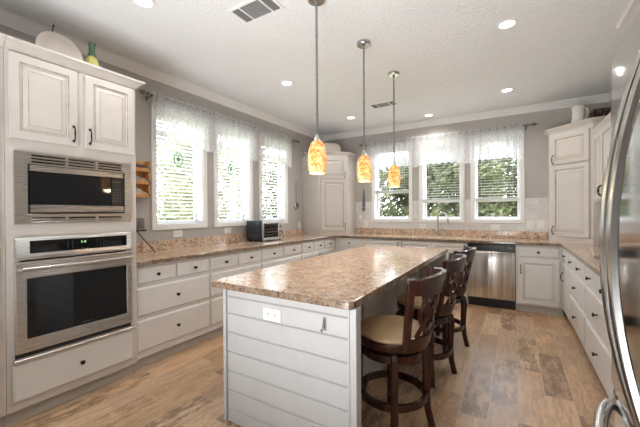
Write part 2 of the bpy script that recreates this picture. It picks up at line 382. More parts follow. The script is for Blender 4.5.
# windows
def window(idx, fr, a, b, zm):
    root = thing('window_%d' % idx, None, None, tuple(fr.p((a + b) / 2, WZ0, 0)), kind='structure')
    mb = MB(fr)
    c = 0.055
    mb.slab(rect(a - c, b + c, WZ0 - c, WZ1 + c), [rect(a, b, WZ0, WZ1)], 0, 0.018); obj('window_casing', mb, 'trim', root, bevel=0.004)
    mb = MB(fr); mb.slab(rect(a, b, WZ0, WZ1), [rect(a + .006, b - .006, WZ0 + .006, WZ1 - .006)], -0.148, 0.0); obj('window_jamb', mb, 'trim', root)
    mb = MB(fr); a2, b2, z0, z1 = a + .006, b - .006, WZ0 + .006, WZ1 - .006
    mb.slab(rect(a2, b2, z0, z1), [rect(a2 + .03, b2 - .03, z0 + .035, zm - .02), rect(a2 + .03, b2 - .03, zm + .02, z1 - .03)], -0.135, -0.105)
    obj('window_frame', mb, 'vinyl', root, bevel=0.004)
    for z_0, z_1 in ((z0 + .035, zm - .02), (zm + .02, z1 - .03)):
        mb = MB(fr); mb.box((a2 + .03, z_0, -0.122), (b2 - .03, z_1, -0.119)); obj('pane', mb, 'pane', root)
    return root
k = 1
for a, b in LW: window(k, FL, a, b, 2.20); k += 1
for (a, b), zm in zip(BW, (1.67, 1.49, 1.49)): window(k, FB, a, b, zm); k += 1

def blind(fr, a, b, zb, label, group, tilt):
    root = thing('slatted_blind', label, 'blind', tuple(fr.p((a + b) / 2, WZ1, -0.05)), group=group)
    a += .012; b -= .012
    mb = MB(fr); mb.box((a, WZ1 - .05, -0.078), (b, WZ1 - .008, -0.03)); obj('head_rail', mb, 'blind', root, bevel=.003)
    mb = MB(fr); z = WZ1 - .075
    ca, sa = math.cos(tilt) * .022, math.sin(tilt) * .022
    while z > zb + .03:
        vs = []
        for u in (a, b):
            for s_, t in ((-1, -.0012), (-1, .0012), (1, .0012), (1, -.0012)):
                vs.append(fr.p(u, z + s_ * sa + t, -0.054 + s_ * ca))
        mb.add(vs, [(0, 1, 2, 3), (4, 7, 6, 5), (0, 4, 5, 1), (1, 5, 6, 2), (2, 6, 7, 3), (3, 7, 4, 0)]); z -= .043
    obj('slats', mb, 'blind', root, merge=False)
    mb = MB(fr); mb.box((a, zb, -0.078), (b, zb + .022, -0.03))
    if zb > 1.3:
        for i in range(5): mb.box((a, zb + .024 + i * .0065, -0.077), (b, zb + .028 + i * .0065, -0.031))
    obj('bottom_rail', mb, 'blind', root)
    for u in (a + .08, b - .08):
        mb = MB(fr); mb.tube([fr.p(u, WZ1 - .05, -0.031), fr.p(u, zb + .01, -0.031)], .0012, 5); obj('cord', mb, 'blind', root)
bl = ['white slatted blind in the left wall window nearest the ovens', 'white slatted blind in the middle left wall window', 'white slatted blind in the left wall window behind the toaster oven']
for (a, b), t in zip(LW, bl): blind(FL, a, b, 1.20, t, 'slatted blinds on the left wall', 0.3)
bl = ['shorter white slatted blind in the back window left of the faucet', 'white slatted blind in the middle back window above the faucet', 'white slatted blind in the rightmost back window']
for (a, b), t, zb in zip(BW, bl, (1.64, 1.46, 1.46)): blind(FB, a, b, zb, t, 'slatted blinds on the back wall', -0.1)

# valances and rods
def valance(fr, a, b, label, group, seed):
    rnd = random.Random(seed); nu, nv = 150, 26; z1, z0 = 2.575, 2.085
    ph = [rnd.uniform(0, 6.28) for _ in range(6)]
    def nn(u, v):
        w_ = .5 + .5 * v
        return .085 + (.010 * math.sin(u * 62 + ph[0]) + .006 * math.sin(u * 117 + ph[1]) + .004 * math.sin(u * 205 + ph[2])) * w_ * (1.2 if v < .12 else 1)
    R = []
    for j in range(nv + 1):
        v = j / nv; row = []
        for i in range(nu + 1):
            t = i / nu; u = a + (b - a) * t
            sc_ = abs(math.sin(PI * t * 9)) * .022; side = .045 * (abs(2 * t - 1) ** 6)
            top = z1 + .008 * math.sin(u * 140 + ph[3]) + .005 * math.sin(u * 77)
            bot = z0 - side - sc_ + .02
            z = top + (bot - top) * v
            n_ = nn(u, v)
            if .06 < v < .13: n_ = .085 + (n_ - .085) * .4 + (.012 if v < .1 else .010)
            row.append(fr.p(u, z, n_))
        R.append(row)
    mb = MB(fr); mb.loft(R, 0, False, (False, False))
    o = obj('lace_valance', mb, 'lace', None, smooth='all', merge=False)
    tag(o, label, 'valance', group)
def rod(fr, a, b, label):
    root = thing('curtain_rod', label, 'curtain rod', tuple(fr.p((a + b) / 2, 2.535, .085)))
    mb = MB(fr); mb.tube([fr.p(a, 2.535, .085), fr.p(b, 2.535, .085)], .0095, 10); obj('rod', mb, 'grey_metal', root, smooth=True)
    for u, d in ((a, -1), (b, 1)):
        mb = MB(fr); ax = fr.u * d
        mb.lathe([(.006, 0), (.016, .004), (.016, .012), (.007, .02), (.010, .03), (.022, .045), (.024, .058), (.018, .075), (.006, .088), (.010, .095), (.002, .104)], fr.p(u, 2.535, .085), 12, ax)
        obj('finial', mb, 'grey_metal', root, smooth=True)
        mb = MB(fr); uu = u - d * .03
        mb.tube([fr.p(uu, 2.52, 0.002), fr.p(uu, 2.52, .075)], .005, 8); mb.box((uu - .012, 2.49, 0.0005), (uu + .012, 2.56, .006)); mb.box((uu - .006, 2.515, .07), (uu + .006, 2.527, .095))
        obj('bracket', mb, 'grey_metal', root)
rod(FL, -3.63, -1.03, 'pewter curtain rod above the three left wall windows')
rod(FB, 0.93, 3.46, 'pewter curtain rod above the three back wall windows')
for s_, (a, b, t) in enumerate([(-3.585, -2.865, 'white lace valance over the window nearest the ovens'), (-2.86, -2.075, 'white lace valance over the middle left wall window'), (-2.07, -1.17, 'white lace valance over the window above the toaster oven')]):
    valance(FL, a, b, t, 'lace valances on the left wall', s_)
for s_, (a, b, t) in enumerate([(0.98, 1.83, 'white lace valance over the leftmost back window'), (1.835, 2.66, 'white lace valance over the middle back window above the faucet'), (2.665, 3.40, 'white lace valance over the rightmost back window')]):
    valance(FB, a, b, t, 'lace valances on the back wall', s_ + 9)

# ------------------------------------------------------------------ cabinets
def bow_handle(parent, fr, u, v, L=.10, horiz=False):
    pts = []
    for i in range(9):
        t = i / 8; s_ = (t - .5) * L; h = .006 + .018 * min(1, math.sin(PI * t) * 1.8)
        pts.append(fr.p(u + (s_ if horiz else 0), v + (0 if horiz else s_), h))
    mb = MB(fr); mb.tube(pts, [.006, .0045, .004, .005, .0055, .005, .004, .0045, .006], 8)
    for e in (-1, 1):
        s_ = e * L / 2; mb.lathe([(.009, 0.0), (.008, .006), (.004, .010)], fr.p(u + (s_ if horiz else 0), v + (0 if horiz else s_), 0), 10, fr.n)
    return obj('handle', mb, 'bronze', parent, smooth=True)
def knob(parent, fr, u, v):
    mb = MB(fr); mb.lathe([(.008, 0), (.006, .004), (.005, .014), (.013, .019), (.0155, .024), (.013, .029), (.005, .031)], fr.p(u, v, 0), 14, fr.n)
    return obj('knob', mb, 'bronze', parent, smooth=True)
RAISED = [(0, .001), (0, .017), (.004, .020), (.050, .020), (.055, .012), (.063, .011), (.068, .011), (.092, .018), (.096, .018)]
RMIS = [0, 0, 0, 1, 0, 1, 0, 1, 0]
RMIS2 = [0, 0, 0, 1, 0, 1, 0, 0, 0]
SLABP = [(0, .001), (0, .012), (.012, .020)]
def door(parent, fr, u0, u1, v0, v1, hside, hv, name='door', glaze='glaze', paint='cab', horiz=False):
    mb = MB(fr); w_ = min(u1 - u0, v1 - v0)
    k_ = min(1, w_ / .26); prof = [(i * k_, d) for i, d in RAISED]
    mb.rings(u0, u1, v0, v1, prof, RMIS if glaze == 'glaze' else RMIS2); d = obj(name, mb, [paint, glaze], parent)
    f2 = Fr(fr.p(0, 0, .020), fr.u, fr.v, fr.n)
    if hside is not None:
        u = (u0 + .026) if hside < 0 else (u1 - .026); bow_handle(d, f2, u, hv)
    return d
def drawer(parent, fr, u0, u1, v0, v1, knobs=1):
    mb = MB(fr); mb.rings(u0, u1, v0, v1, SLABP); d = obj('drawer', mb, ['cabbase'], parent)
    f2 = Fr(fr.p(0, 0, .020), fr.u, fr.v, fr.n); knob(d, f2, (u0 + u1) / 2, (v0 + v1) / 2)
    return d
def base_cabinet(fr, u0, u1, fronts, label, group, depth=.595, name='base_cabinet', sink=False):
    root = thing(name, label, 'cabinet', tuple(fr.p((u0 + u1) / 2, 0, -.3)), group=group)
    e = .0006; mb = MB(fr)
    if sink:
        mb.box((u0 + e, .095, -depth), (u1 - e, .70, 0)); mb.box((u0 + e, .70, -.03), (u1 - e, .872, 0)); mb.box((u0 + e, .70, -depth), (u0 + .02, .872, -.03)); mb.box((u1 - .02, .70, -depth), (u1 - e, .872, -.03))
    else: mb.box((u0 + e, .095, -depth), (u1 - e, .872, 0))
    obj('body', mb, 'cabbase', root)
    mb = MB(fr); mb.box((u0 + e, 0.0, -depth), (u1 - e, .0945, -.04)); obj('toe_kick', mb, 'glaze_pale', root)
    for f in fronts:
        if f[0] == 'drawer': drawer(root, fr, *f[1:5])
        else: door(root, fr, *f[1:5], f[5], f[6], glaze='glaze_pale', paint='cabbase')
    return root
TZ = (.72, .85)
FLc = Fr((.62, 0, 0), (0, 1, 0), (0, 0, 1), (1, 0, 0)); FLc.o = Vector((.60, 0, 0))
def drawers4(a, b): # two small over two wide
    m_ = (a + b) / 2; g = .008
    return [('drawer', a + .012, m_ - g, *TZ), ('drawer', m_ + g, b - .012, *TZ), ('drawer', a + .012, b - .012, .45, .685), ('drawer', a + .012, b - .012, .155, .415)]
A_ = [(-4.078, -3.31, 'four-drawer white base cabinet beside the oven tower'), (-3.31, -2.53, 'four-drawer white base cabinet below the gap between the first two left windows'),
      (-2.53, -1.65, 'white base cabinet with drawers directly below the toaster oven')]
base_cabinet(FLc, -1.65, -.605, [('drawer', -1.638 + i * .325, -1.325 + i * .325, *TZ) for i in range(3)] + [('door', -1.638, -1.16, .115, .69, 1, .6), ('door', -1.15, -.675, .115, .69, -1, .6)],
             'white base cabinet with three small drawers nearest the back left corner', 'base cabinets along the left wall')
for a, b, t in A_: base_cabinet(FLc, a, b, drawers4(a, b), t, 'base cabinets along the left wall')
FBc = Fr((0, -.60, 0), (1, 0, 0), (0, 0, 1), (0, -1, 0))
base_cabinet(FBc, .602, 1.09, [('drawer', .70, 1.075, *TZ), ('door', .70, 1.075, .11, .69, 1, .60)], 'narrow white cabinet with one drawer in the back left corner', 'base cabinets along the back wall')
base_cabinet(FBc, 1.09, 1.755, [('door', 1.10, 1.747, .11, .86, 1, .78)], 'white one-door cabinet left of the sink cabinet', 'base cabinets along the back wall')
base_cabinet(FBc, 1.755, 2.715, [('door', 1.763, 2.232, .11, .86, -1, .78), ('door', 2.238, 2.705, .11, .86, 1, .78)], 'wide two-door white sink cabinet left of the dishwasher', 'base cabinets along the back wall', sink=True)
base_cabinet(FBc, 3.295, 3.80, [('drawer', 3.325, 3.755, *TZ), ('door', 3.325, 3.755, .115, .69, -1, .56)], 'white cabinet with raised panel door right of the dishwasher', 'base cabinets along the back wall')
FRc = Fr((3.805, 0, 0), (0, 1, 0), (0, 0, 1), (-1, 0, 0))
base_cabinet(FRc, -1.17, -.625, [('drawer', -1.155, -.66, *TZ), ('door', -1.155, -.66, .115, .69, 1, .51)], 'white one-door one-drawer cabinet at the far end of the right wall', 'base cabinets along the right wall')
base_cabinet(FRc, -2.10, -1.17, drawers4(-2.10, -1.17), 'four-drawer white cabinet on the right wall, farther from the refrigerator', 'base cabinets along the right wall')
base_cabinet(FRc, -3.05, -2.10, drawers4(-3.05, -2.10), 'four-drawer white cabinet on the right wall, partly hidden by the refrigerator', 'base cabinets along the right wall')
base_cabinet(FRc, -4.13, -3.05, drawers4(-4.13, -3.05), 'white drawer cabinet hidden right beside the refrigerator', 'base cabinets along the right wall')

# perimeter countertop
h0, h1 = .8745, .914
SK = (1.93, 2.67, -.50, -.13)
outer = [(.002, -4.075), (.645, -4.075), (.645, -.645), (3.76, -.645), (3.76, -4.13), (RX - .002, -4.13), (RX - .002, -.002), (.002, -.002)]
ct = thing('countertop', 'speckled brown stone countertop running around three walls', 'countertop', (2.2, -.3, h0))
FT = Fr((0, 0, 0), (1, 0, 0), (0, 1, 0), (0, 0, 1))
mb = MB(FT); mb.slab(outer, [[(SK[0], SK[2]), (SK[1], SK[2]), (SK[1], SK[3]), (SK[0], SK[3])]], h0, h1, mi=0, mside=1)
obj('top', mb, ['granite', 'granite_edge'], ct, bevel=.007)
mb = MB(); t_ = .018
mb.box((.001, -4.075, h1), (.001 + t_, -.735, h1 + .105))
mb.box((.735, -.001 - t_, h1), (3.672, -.001, h1 + .105))
mb.box((RX - .001 - t_, -4.13, h1), (RX - .001, -.735, h1 + .105))
o = obj('backsplash', mb, ['granite'], ct, bevel=.003)

# sink and faucet
root = thing('kitchen_sink', 'beige double bowl sink set into the back countertop', 'sink', ((SK[0] + SK[1]) / 2, -.31, h1))
mb = MB(FT); xm = 2.36
mb.slab([(SK[0] - .018, SK[2] - .018), (SK[1] + .018, SK[2] - .018), (SK[1] + .018, SK[3] + .018), (SK[0] - .018, SK[3] + .018)],
        [[(SK[0] + .012, SK[2] + .012), (xm - .012, SK[2] + .012), (xm - .012, SK[3] - .012), (SK[0] + .012, SK[3] - .012)],
         [(xm + .012, SK[2] + .012), (SK[1] - .012, SK[2] + .012), (SK[1] - .012, SK[3] - .012), (xm + .012, SK[3] - .012)]], h1 + .0005, h1 + .009)
obj('rim', mb, 'sinkstone', root, bevel=.003)
for x0, x1 in ((SK[0] + .004, xm - .004), (xm + .004, SK[1] - .004)):
    mb = MB(FT); y0, y1 = SK[2] + .004, SK[3] - .004; R = []
    for ins, z in ((0, h1), (.008, h1 - .01), (.02, h1 - .17), (.05, h1 - .185)):
        R.append([(x0 + ins, y0 + ins, z), (x1 - ins, y0 + ins, z), (x1 - ins, y1 - ins, z), (x0 + ins, y1 - ins, z)])
    mb.loft(R, 0, True, (False, True)); obj('bowl', mb, 'sinkstone', root)
root = thing('faucet', 'tall arched brushed nickel pull-down faucet behind the sink', 'faucet', (2.215, -.075, h1))
mb = MB(); c_ = Vector((2.215, -.075, h1)); dx = Vector((.84, -.54, 0))
mb.lathe([(.026, 0.001), (.026, .012), (.018, .02), (.016, .10), (.0125, .12)], c_, 16); obj('base', mb, 'chrome', root, smooth=True)
pts = [c_ + Vector((0, 0, .11)), c_ + Vector((0, 0, .28))]
for i in range(1, 12):
    t = PI * i / 11; pts.append(c_ + Vector((0, 0, .28)) + dx * (.10 - .10 * math.cos(t)) + Vector((0, 0, .10 * math.sin(t))))
mb = MB(); mb.tube(pts, .0125, 12); obj('spout', mb, 'chrome', root, smooth=True)
mb = MB(); e_ = pts[-1]; mb.tube([e_ + Vector((0, 0, .005)), e_ - Vector((0, 0, .02)), e_ - Vector((0, 0, .09))], [.014, .017, .019], 12); obj('spray_head', mb, 'chrome', root, smooth=True)
mb = MB(); mb.tube([c_ + Vector((.012, -.02, .06)), c_ + Vector((.05, -.03, .075)), c_ + Vector((.075, -.035, .13))], [.009, .008, .006], 8); obj('lever', mb, 'chrome', root, smooth=True)

# dishwasher
root = thing('dishwasher', 'stainless steel dishwasher with black control strip', 'dishwasher', (3.0, -.3, 0))
mb = MB(FBc); mb.box((2.718, .10, -.58), (3.292, .868, -.002)); obj('body', mb, 'black', root)
mb = MB(FBc); mb.rings(2.722, 3.288, .775, .866, [(0, -.0015), (0, .018), (.004, .022)]);
obj('control_panel', mb, 'black', root)
mb = MB(FBc)
for i in range(9): mb.box((2.80 + i * .042, .822, .0222), (2.822 + i * .042, .826, .0228))
mb.box((3.20, .816, .0222), (3.25, .830, .0228))
obj('buttons', mb, 'button', root)
prof = []
mb = MB(FBc); R = []
for z, n_ in ((.13, .018), (.16, .023), (.30, .029), (.45, .031), (.62, .030), (.74, .026), (.762, .022), (.770, .014)):
    R.append([FBc.p(2.722, z, -.0015), FBc.p(3.288, z, -.0015), FBc.p(3.288, z, n_ - .004), FBc.p(3.282, z, n_), FBc.p(2.728, z, n_), FBc.p(2.722, z, n_ - .004)])
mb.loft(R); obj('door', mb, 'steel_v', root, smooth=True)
mb = MB(FBc); mb.box((2.722, 0.001, -.50), (3.288, .0985, -.03)); mb.box((2.722, .098, -.03), (3.288, .126, .012)); obj('kick_plate', mb, 'black', root)

# island
IX0, IX1, IY0, IY1, IZ = 1.646, 2.628, -4.173, -1.644, .885
isl = thing('kitchen_island', 'light grey shiplap kitchen island with speckled brown stone top', 'island', (2.13, -2.9, 0))
mb = MB(FT); mb.slab([(IX0 + .01, IY0), (IX1 - .02, IY0), (IX1, IY0 + .02), (IX1, IY1), (IX0 + .01, IY1), (IX0, IY1 - .01), (IX0, IY0 + .01)], [], IZ - .042, IZ, mi=0, mside=1)
tb = obj('island_top', mb, ['granite', 'granite_edge'], isl, bevel=.006)
bx0, bx1, by0, by1 = 1.712, 2.628, -4.128, -1.70
zt = IZ - .0425
mb = MB(); mb.box((bx0, by0 + .04, .0), (2.33, by1 - .04, zt)); obj('body', mb, 'island', isl)
for Y0, Y1 in ((by0 + .016, by0 + .05), (by1 - .05, by1)):
    mb = MB(); mb.box((bx0 - .001, Y0, 0), (bx1 - .002, Y1, zt)); obj('end_panel', mb, 'island', isl)
# boards of the near end (one part: the panelling)
mb = MB(); z = .0; seams = [.0, .083, .203, .323, .443, .563, .683, .790, zt]
Fi = Fr((0, by0 + .016, 0), (1, 0, 0), (0, 0, 1), (0, -1, 0))
for i in range(len(seams) - 1):
    mb.rings(bx0 + .022, bx1 - .04, seams[i] + .0002, seams[i + 1] - .0012, [(0, 0), (0, .003), (.006, .010)], fr=Fi)
obj('shiplap_panelling', mb, 'island', isl)
mb = MB(); mb.box((bx0 - .004, by0 - .002, 0), (bx0 + .02, by0 + .017, zt)); obj('corner_trim', mb, 'island', isl, bevel=.002)
mb = MB(); mb.box((bx1 - .045, by0 - .006, 0), (bx1 - .035, by0 + .017, zt)); mb.box((bx1 - .035, by0 - .002, 0), (bx1, by0 + .055, zt))
obj('corner_trim', mb, 'island', isl, bevel=.002)
mb = MB()
for y in (-3.35, -2.55): mb.box((2.3305, y - .03, .0), (2.338, y + .03, zt))
mb.box((2.3305, by0 + .051, 0), (2.338, by1 - .051, .09))
obj('batten', mb, 'island', isl)
mb = MB(Fi); mb.rings(2.035, 2.165, .69, .765, [(0, .0102), (0, .013), (.003, .016)]); op = obj('outlet_plate', mb, 'white_plastic', isl); op['label'] = 'white double outlet plate'
mb = MB(Fi)
for cx_ in (2.075, 2.125):
    for d in (-.006, .006): mb.box((cx_ + d - .0015, .725, .0161), (cx_ + d + .0015, .738, .0166))
    mb.lathe([(.0025, .0161), (.002, .0166)], Fi.p(cx_, .716, 0), 8, Fi.n)
obj('socket', mb, 'slot', op)
mb = MB(Fi); pts = [Fi.p(2.447, .765, .011), Fi.p(2.447, .762, .02), Fi.p(2.447, .735, .024), Fi.p(2.447, .715, .030), Fi.p(2.447, .705, .040), Fi.p(2.447, .718, .050)]
mb.rings(2.437, 2.457, .70, .772, [(0, .0102), (.004, .018)]); mb.tube(pts, .005, 8); hk = obj('hook', mb, 'chrome', isl, smooth=True); hk['label'] = 'silver adhesive hook'

# ------------------------------------------------------------------ oven tower
TY0, TY1 = -4.868, -4.082
FTw = Fr((.65, 0, 0), (0, 1, 0), (0, 0, 1), (1, 0, 0))
tw = thing('oven_tower_cabinet', 'tall cream cabinet tower holding the microwave and wall oven', 'cabinet', (.32, -4.475, 0))
mb = MB(FTw)
mb.slab(rect(TY0, TY1, .095, 2.33), [rect(-4.80, -4.16, .44, 1.14), rect(-4.78, -4.17, 1.27, 1.69)], -.02, 0)
mb.box((TY0, .095, -.64), (TY0 + .018, 2.33, -.021)); mb.box((TY1 - .018, .095, -.64), (TY1, 2.33, -.021))
mb.box((TY0 + .018, 2.31, -.64), (TY1 - .018, 2.33, -.021)); mb.box((TY0 + .018, .095, -.64), (TY1 - .018, 2.31, -.63))
for z in (.40, 1.195, 1.72): mb.box((TY0 + .018, z, -.63), (TY1 - .018, z + .018, -.021))
obj('body', mb, 'cab', tw)
mb = MB(FTw); mb.box((TY0, 0, -.64), (TY1, .0945, -.05)); obj('toe_kick', mb, 'glaze_pale', tw)
door(tw, FTw, -4.852, -4.492, 1.778, 2.305, 1, 1.865); door(tw, FTw, -4.444, -4.10, 1.778, 2.305, -1, 1.865)
drawer(tw, FTw, -4.845, -4.12, .15, .385)
CC = [(0, 2.315), (.005, 2.315), (.008, 2.326), (.018, 2.337), (.032, 2.356), (.044, 2.362), (.052, 2.369), (.052, 2.38), (0, 2.38)]
mb = MB(); sweep(mb, [(.014, TY1), (.65, TY1), (.65, TY0)][::-1][::-1], [(-o, z) for o, z in CC] if False else CC)
ob_dbg = obj('crown', mb, 'cab', tw)
root = thing('pantry_cabinet', 'tall cream cabinet at the far left edge beside the oven tower', 'cabinet', (.32, -5.2, 0))
mb = MB(FTw); mb.box((-5.53, .095, -.64), (TY0 - .002, 2.33, 0)); obj('body', mb, 'cab', root)
mb = MB(FTw); mb.box((-5.53, 0, -.64), (TY0 - .002, .0945, -.05)); obj('toe_kick', mb, 'glaze_pale', root)
door(root, FTw, -5.50, -4.90, 1.778, 2.305, 1, 1.865); door(root, FTw, -5.50, -4.90, .13, 1.76, 1, 1.1)
mb = MB(); sweep(mb, [(.65, TY0 - .002), (.65, -5.53), (.014, -5.53)], CC); obj('crown', mb, 'cab', root)
# microwave
root = thing('microwave_oven', 'built-in stainless microwave with vented trim above the wall oven', 'microwave', (.67, -4.48, 1.25))
def P2(mb, fr, y0, y1, z0, z1, n0, n1, mi=0): mb.box((y0, z0, n0), (y1, z1, n1), mi)
mb = MB(FTw)
holes = [rect(-4.766, -4.178, 1.312, 1.628)]
for y0, y1 in ((-4.748, -4.566), (-4.55, -4.382), (-4.366, -4.20)):
    for i in range(3): holes.append(rect(y0, y1, 1.638 + i * .020, 1.649 + i * .020))
    for i in range(2): holes.append(rect(y0, y1, 1.262 + i * .018, 1.272 + i * .018))
mb.slab(rect(-4.832, -4.132, 1.247, 1.707), holes, .001, .020)
obj('trim_frame', mb, 'steel', root, bevel=.002, segs=1)
mb = MB(FTw); mb.box((-4.775, 1.258, -.02), (-4.175, 1.70, -.004)); mb.box((-4.766, 1.312, -.0035), (-4.178, 1.628, .004)); obj('recess', mb, 'black', root)
mb = MB(FTw); mb.box((-4.74, 1.29, -.45), (-4.20, 1.66, -.021)); obj('body', mb, 'black', root)
mb = MB(FTw); mb.rings(-4.755, -4.190, 1.585, 1.622, [(0, .004), (0, .018), (.003, .021)]); obj('top_strip', mb, 'steel', root)
mb = MB(FTw); mb.rings(-4.755, -4.278, 1.372, 1.584, [(0, .004), (0, .016), (.002, .018)]); obj('door_window', mb, 'darkglass', root)
mb = MB(FTw); mb.rings(-4.274, -4.190, 1.372, 1.584, [(0, .004), (0, .016), (.002, .018)]); cp = obj('control_panel', mb, 'black', root)
mb = MB(FTw)
for i in range(3):
    for j in range(5): mb.box((-4.262 + i * .022, 1.40 + j * .022, .0182), (-4.252 + i * .022, 1.406 + j * .022, .0188))
mb.box((-4.262, 1.55, .0182), (-4.205, 1.556, .0188))
obj('buttons', mb, 'button', cp)
mb = MB(FTw); R = []
for i in range(13):
    t = i / 12; y = -4.755 + t * .565; zb_ = 1.322 - .0 * math.sin(PI * t); zt_ = 1.370; n_ = .022 + .016 * math.sin(PI * t)
    R.append([FTw.p(y, zb_, .004), FTw.p(y, zb_, n_ - .006), FTw.p(y, zb_ + .012, n_), FTw.p(y, zt_ - .006, n_), FTw.p(y, zt_, n_ - .008), FTw.p(y, zt_, .004)])
mb.loft(R); obj('handle_strip', mb, 'steel', root, smooth=True)
mb = MB(FTw); mb.box((-4.30, 1.609, .0212), (-4.215, 1.613, .0216)); obj('maker_plate', mb, 'button', root)
# wall oven
root = thing('built_in_oven', 'built-in stainless wall oven with dark window', 'oven', (.67, -4.48, .44))
mb = MB(FTw); mb.box((-4.79, .46, -.56), (-4.17, 1.13, -.001)); obj('body', mb, 'black', root)
mb = MB(FTw); R = []
for z, n_ in ((1.022, .018), (1.024, .03), (1.036, .033), (1.05, .026), (1.155, .024), (1.163, .018)):
    R.append([FTw.p(-4.832, z, .001), FTw.p(-4.832, z, n_ - .004), FTw.p(-4.826, z, n_), FTw.p(-4.138, z, n_), FTw.p(-4.132, z, n_ - .004), FTw.p(-4.132, z, .001)])
mb.loft(R); obj('control_fascia', mb, 'steel', root, smooth=True)
mb = MB(FTw); mb.rings(-4.762, -4.172, 1.062, 1.142, [(0, .0245), (0, .0275), (.002, .029)]); cp = obj('control_glass', mb, 'darkglass', root)
mb = MB(FTw)
for j in range(4):
    for i in range(2):
        mb.box((-4.565 + i * .028, 1.078 + j * .014, .0292), (-4.557 + i * .028, 1.081 + j * .014, .0296)); mb.box((-4.385 + i * .022, 1.078 + j * .014, .0292), (-4.379 + i * .022, 1.081 + j * .014, .0296))
    mb.box((-4.341, 1.078 + j * .014, .0292), (-4.335, 1.081 + j * .014, .0296))
mb.box((-4.48, 1.070, .0292), (-4.465, 1.073, .0296)); mb.box((-4.45, 1.070, .0292), (-4.435, 1.073, .0296))
obj('buttons', mb, 'button', cp)
mb = MB(FTw)   # green clock digits 3:15
def seg(mb, x, z, s_, on):
    t = .0016
    S = {'a': (x, z + 2 * s_, x + s_, z + 2 * s_ + t), 'b': (x + s_, z + s_, x + s_ + t, z + 2 * s_), 'c': (x + s_, z, x + s_ + t, z + s_), 'd': (x, z, x + s_, z + t), 'e': (x - t, z, x, z + s_), 'f': (x - t, z + s_, x, z + 2 * s_), 'g': (x, z + s_, x + s_, z + s_ + t)}
    for k_ in on: a, b, c2, d = S[k_]; mb.box((a, b, .0292), (c2, d, .0296))
seg(mb, -4.483, 1.110, .0055, 'abgcd'); seg(mb, -4.470, 1.110, .0055, 'bc'); seg(mb, -4.459, 1.110, .0055, 'afgcd')
obj('clock_display', mb, 'glow_green', cp)
mb = MB(FTw); mb.slab(rect(-4.832, -4.132, .445, 1.012), [rect(-4.776, -4.172, .528, .905)], .001, .026); dd = obj('oven_door', mb, 'steel', root, bevel=.004)
mb = MB(FTw); mb.rings(-4.776, -4.172, .528, .905, [(0, .004), (0, .022), (.002, .024)]); ww = obj('window', mb, 'darkglass', dd)
mb = MB(FTw); mb.box((-4.48, .545, .0242), (-4.415, .549, .0246)); obj('maker_plate', mb, 'button', ww)
def bar(mb, y0, y1, z, n0, n1, r, bow=.0):
    pts = [FTw.p(y0 + .012, z, n0)]
    for i in range(11):
        t = i / 10; pts.append(FTw.p(y0 + (y1 - y0) * t, z, n1 + bow * math.sin(PI * t)))
    pts.append(FTw.p(y1 - .012, z, n0)); mb.tube(pts, r, 10)
mb = MB(FTw); bar(mb, -4.80, -4.145, .968, .024, .058, .0125, .012); obj('handle', mb, 'steel', dd, smooth=True)
mb = MB(FTw); bar(mb, -4.84, -4.115, .402, .0015, .030, .012, 0.0)
obj('lower_rail', mb, 'steel', root, smooth=True)
mb = MB(FTw); mb.box((-4.83, .415, .001), (-4.134, .443, .006)); obj('vent_gap', mb, 'black', root)

# ------------------------------------------------------------------ corner cabinets (diagonal)
def corner_cab(A, B, wallpts, label, hs):
    A = Vector((*A, 0)); B = Vector((*B, 0)); u = (B - A).normalized(); n = Vector((u.y, -u.x, 0)); L = (B - A).length
    fr = Fr(A, u, (0, 0, 1), n)
    root = thing('corner_cabinet', label, 'cabinet', tuple((A + B) / 2 + Vector((0, 0, h1))), group='diagonal corner cabinets on the countertop')
    mb = MB(FT); mb.slab([(A.x, A.y), (B.x, B.y)] + wallpts, [], h1 + .0008, 2.33); obj('body', mb, 'cab', root)
    door(root, fr, .035, L - .035, .985, 1.885, hs, 1.06); door(root, fr, .035, L - .035, 1.905, 2.275, hs, 1.975)
    return root, fr, L
r1, f1, L1 = corner_cab((.34, -.72), (.72, -.34), [(.72, -.002), (.002, -.002), (.002, -.72)], 'tall cream corner cabinet at the back left between the windows', 1)
mb = MB(); sweep(mb, [(.72, -.076), (.72, -.34), (.34, -.72), (.076, -.72)][::-1], [(-o, z) for o, z in CC]); obj('crown', mb, 'cab', r1)
r2, f2, L2 = corner_cab((3.685, -.34), (4.065, -.72), [(RX - .002, -.72), (RX - .002, -.002), (3.685, -.002)], 'tall cream corner cabinet at the back right with a pitcher on top', -1)
mb = MB(); sweep(mb, [(3.685, -.076), (3.685, -.34), (4.065, -.72), (4.33, -.72)], [(-o, z) for o, z in CC]); obj('crown', mb, 'cab', r2)
# upper cabinet on right wall
FRu = Fr((4.075, 0, 0), (0, 1, 0), (0, 0, 1), (-1, 0, 0))
root = thing('upper_cabinet', 'cream wall cabinet on the right wall beside the refrigerator', 'cabinet', (4.24, -1.15, 1.40))
mb = MB(FRu); mb.box((-1.62, 1.405, -.328), (-.7215, 2.19, 0)); obj('body', mb, 'cab', root)
door(root, FRu, -1.165, -.80, 1.43, 2.15, -1, 1.52); door(root, FRu, -1.58, -1.175, 1.43, 2.15, 1, 1.52)
mb = MB(); sweep(mb, [(4.075, -.724), (4.075, -1.62), (RX - .08, -1.62)], [(-o * .6, z - .16) for o, z in CC]); obj('crown', mb, 'cab', root)

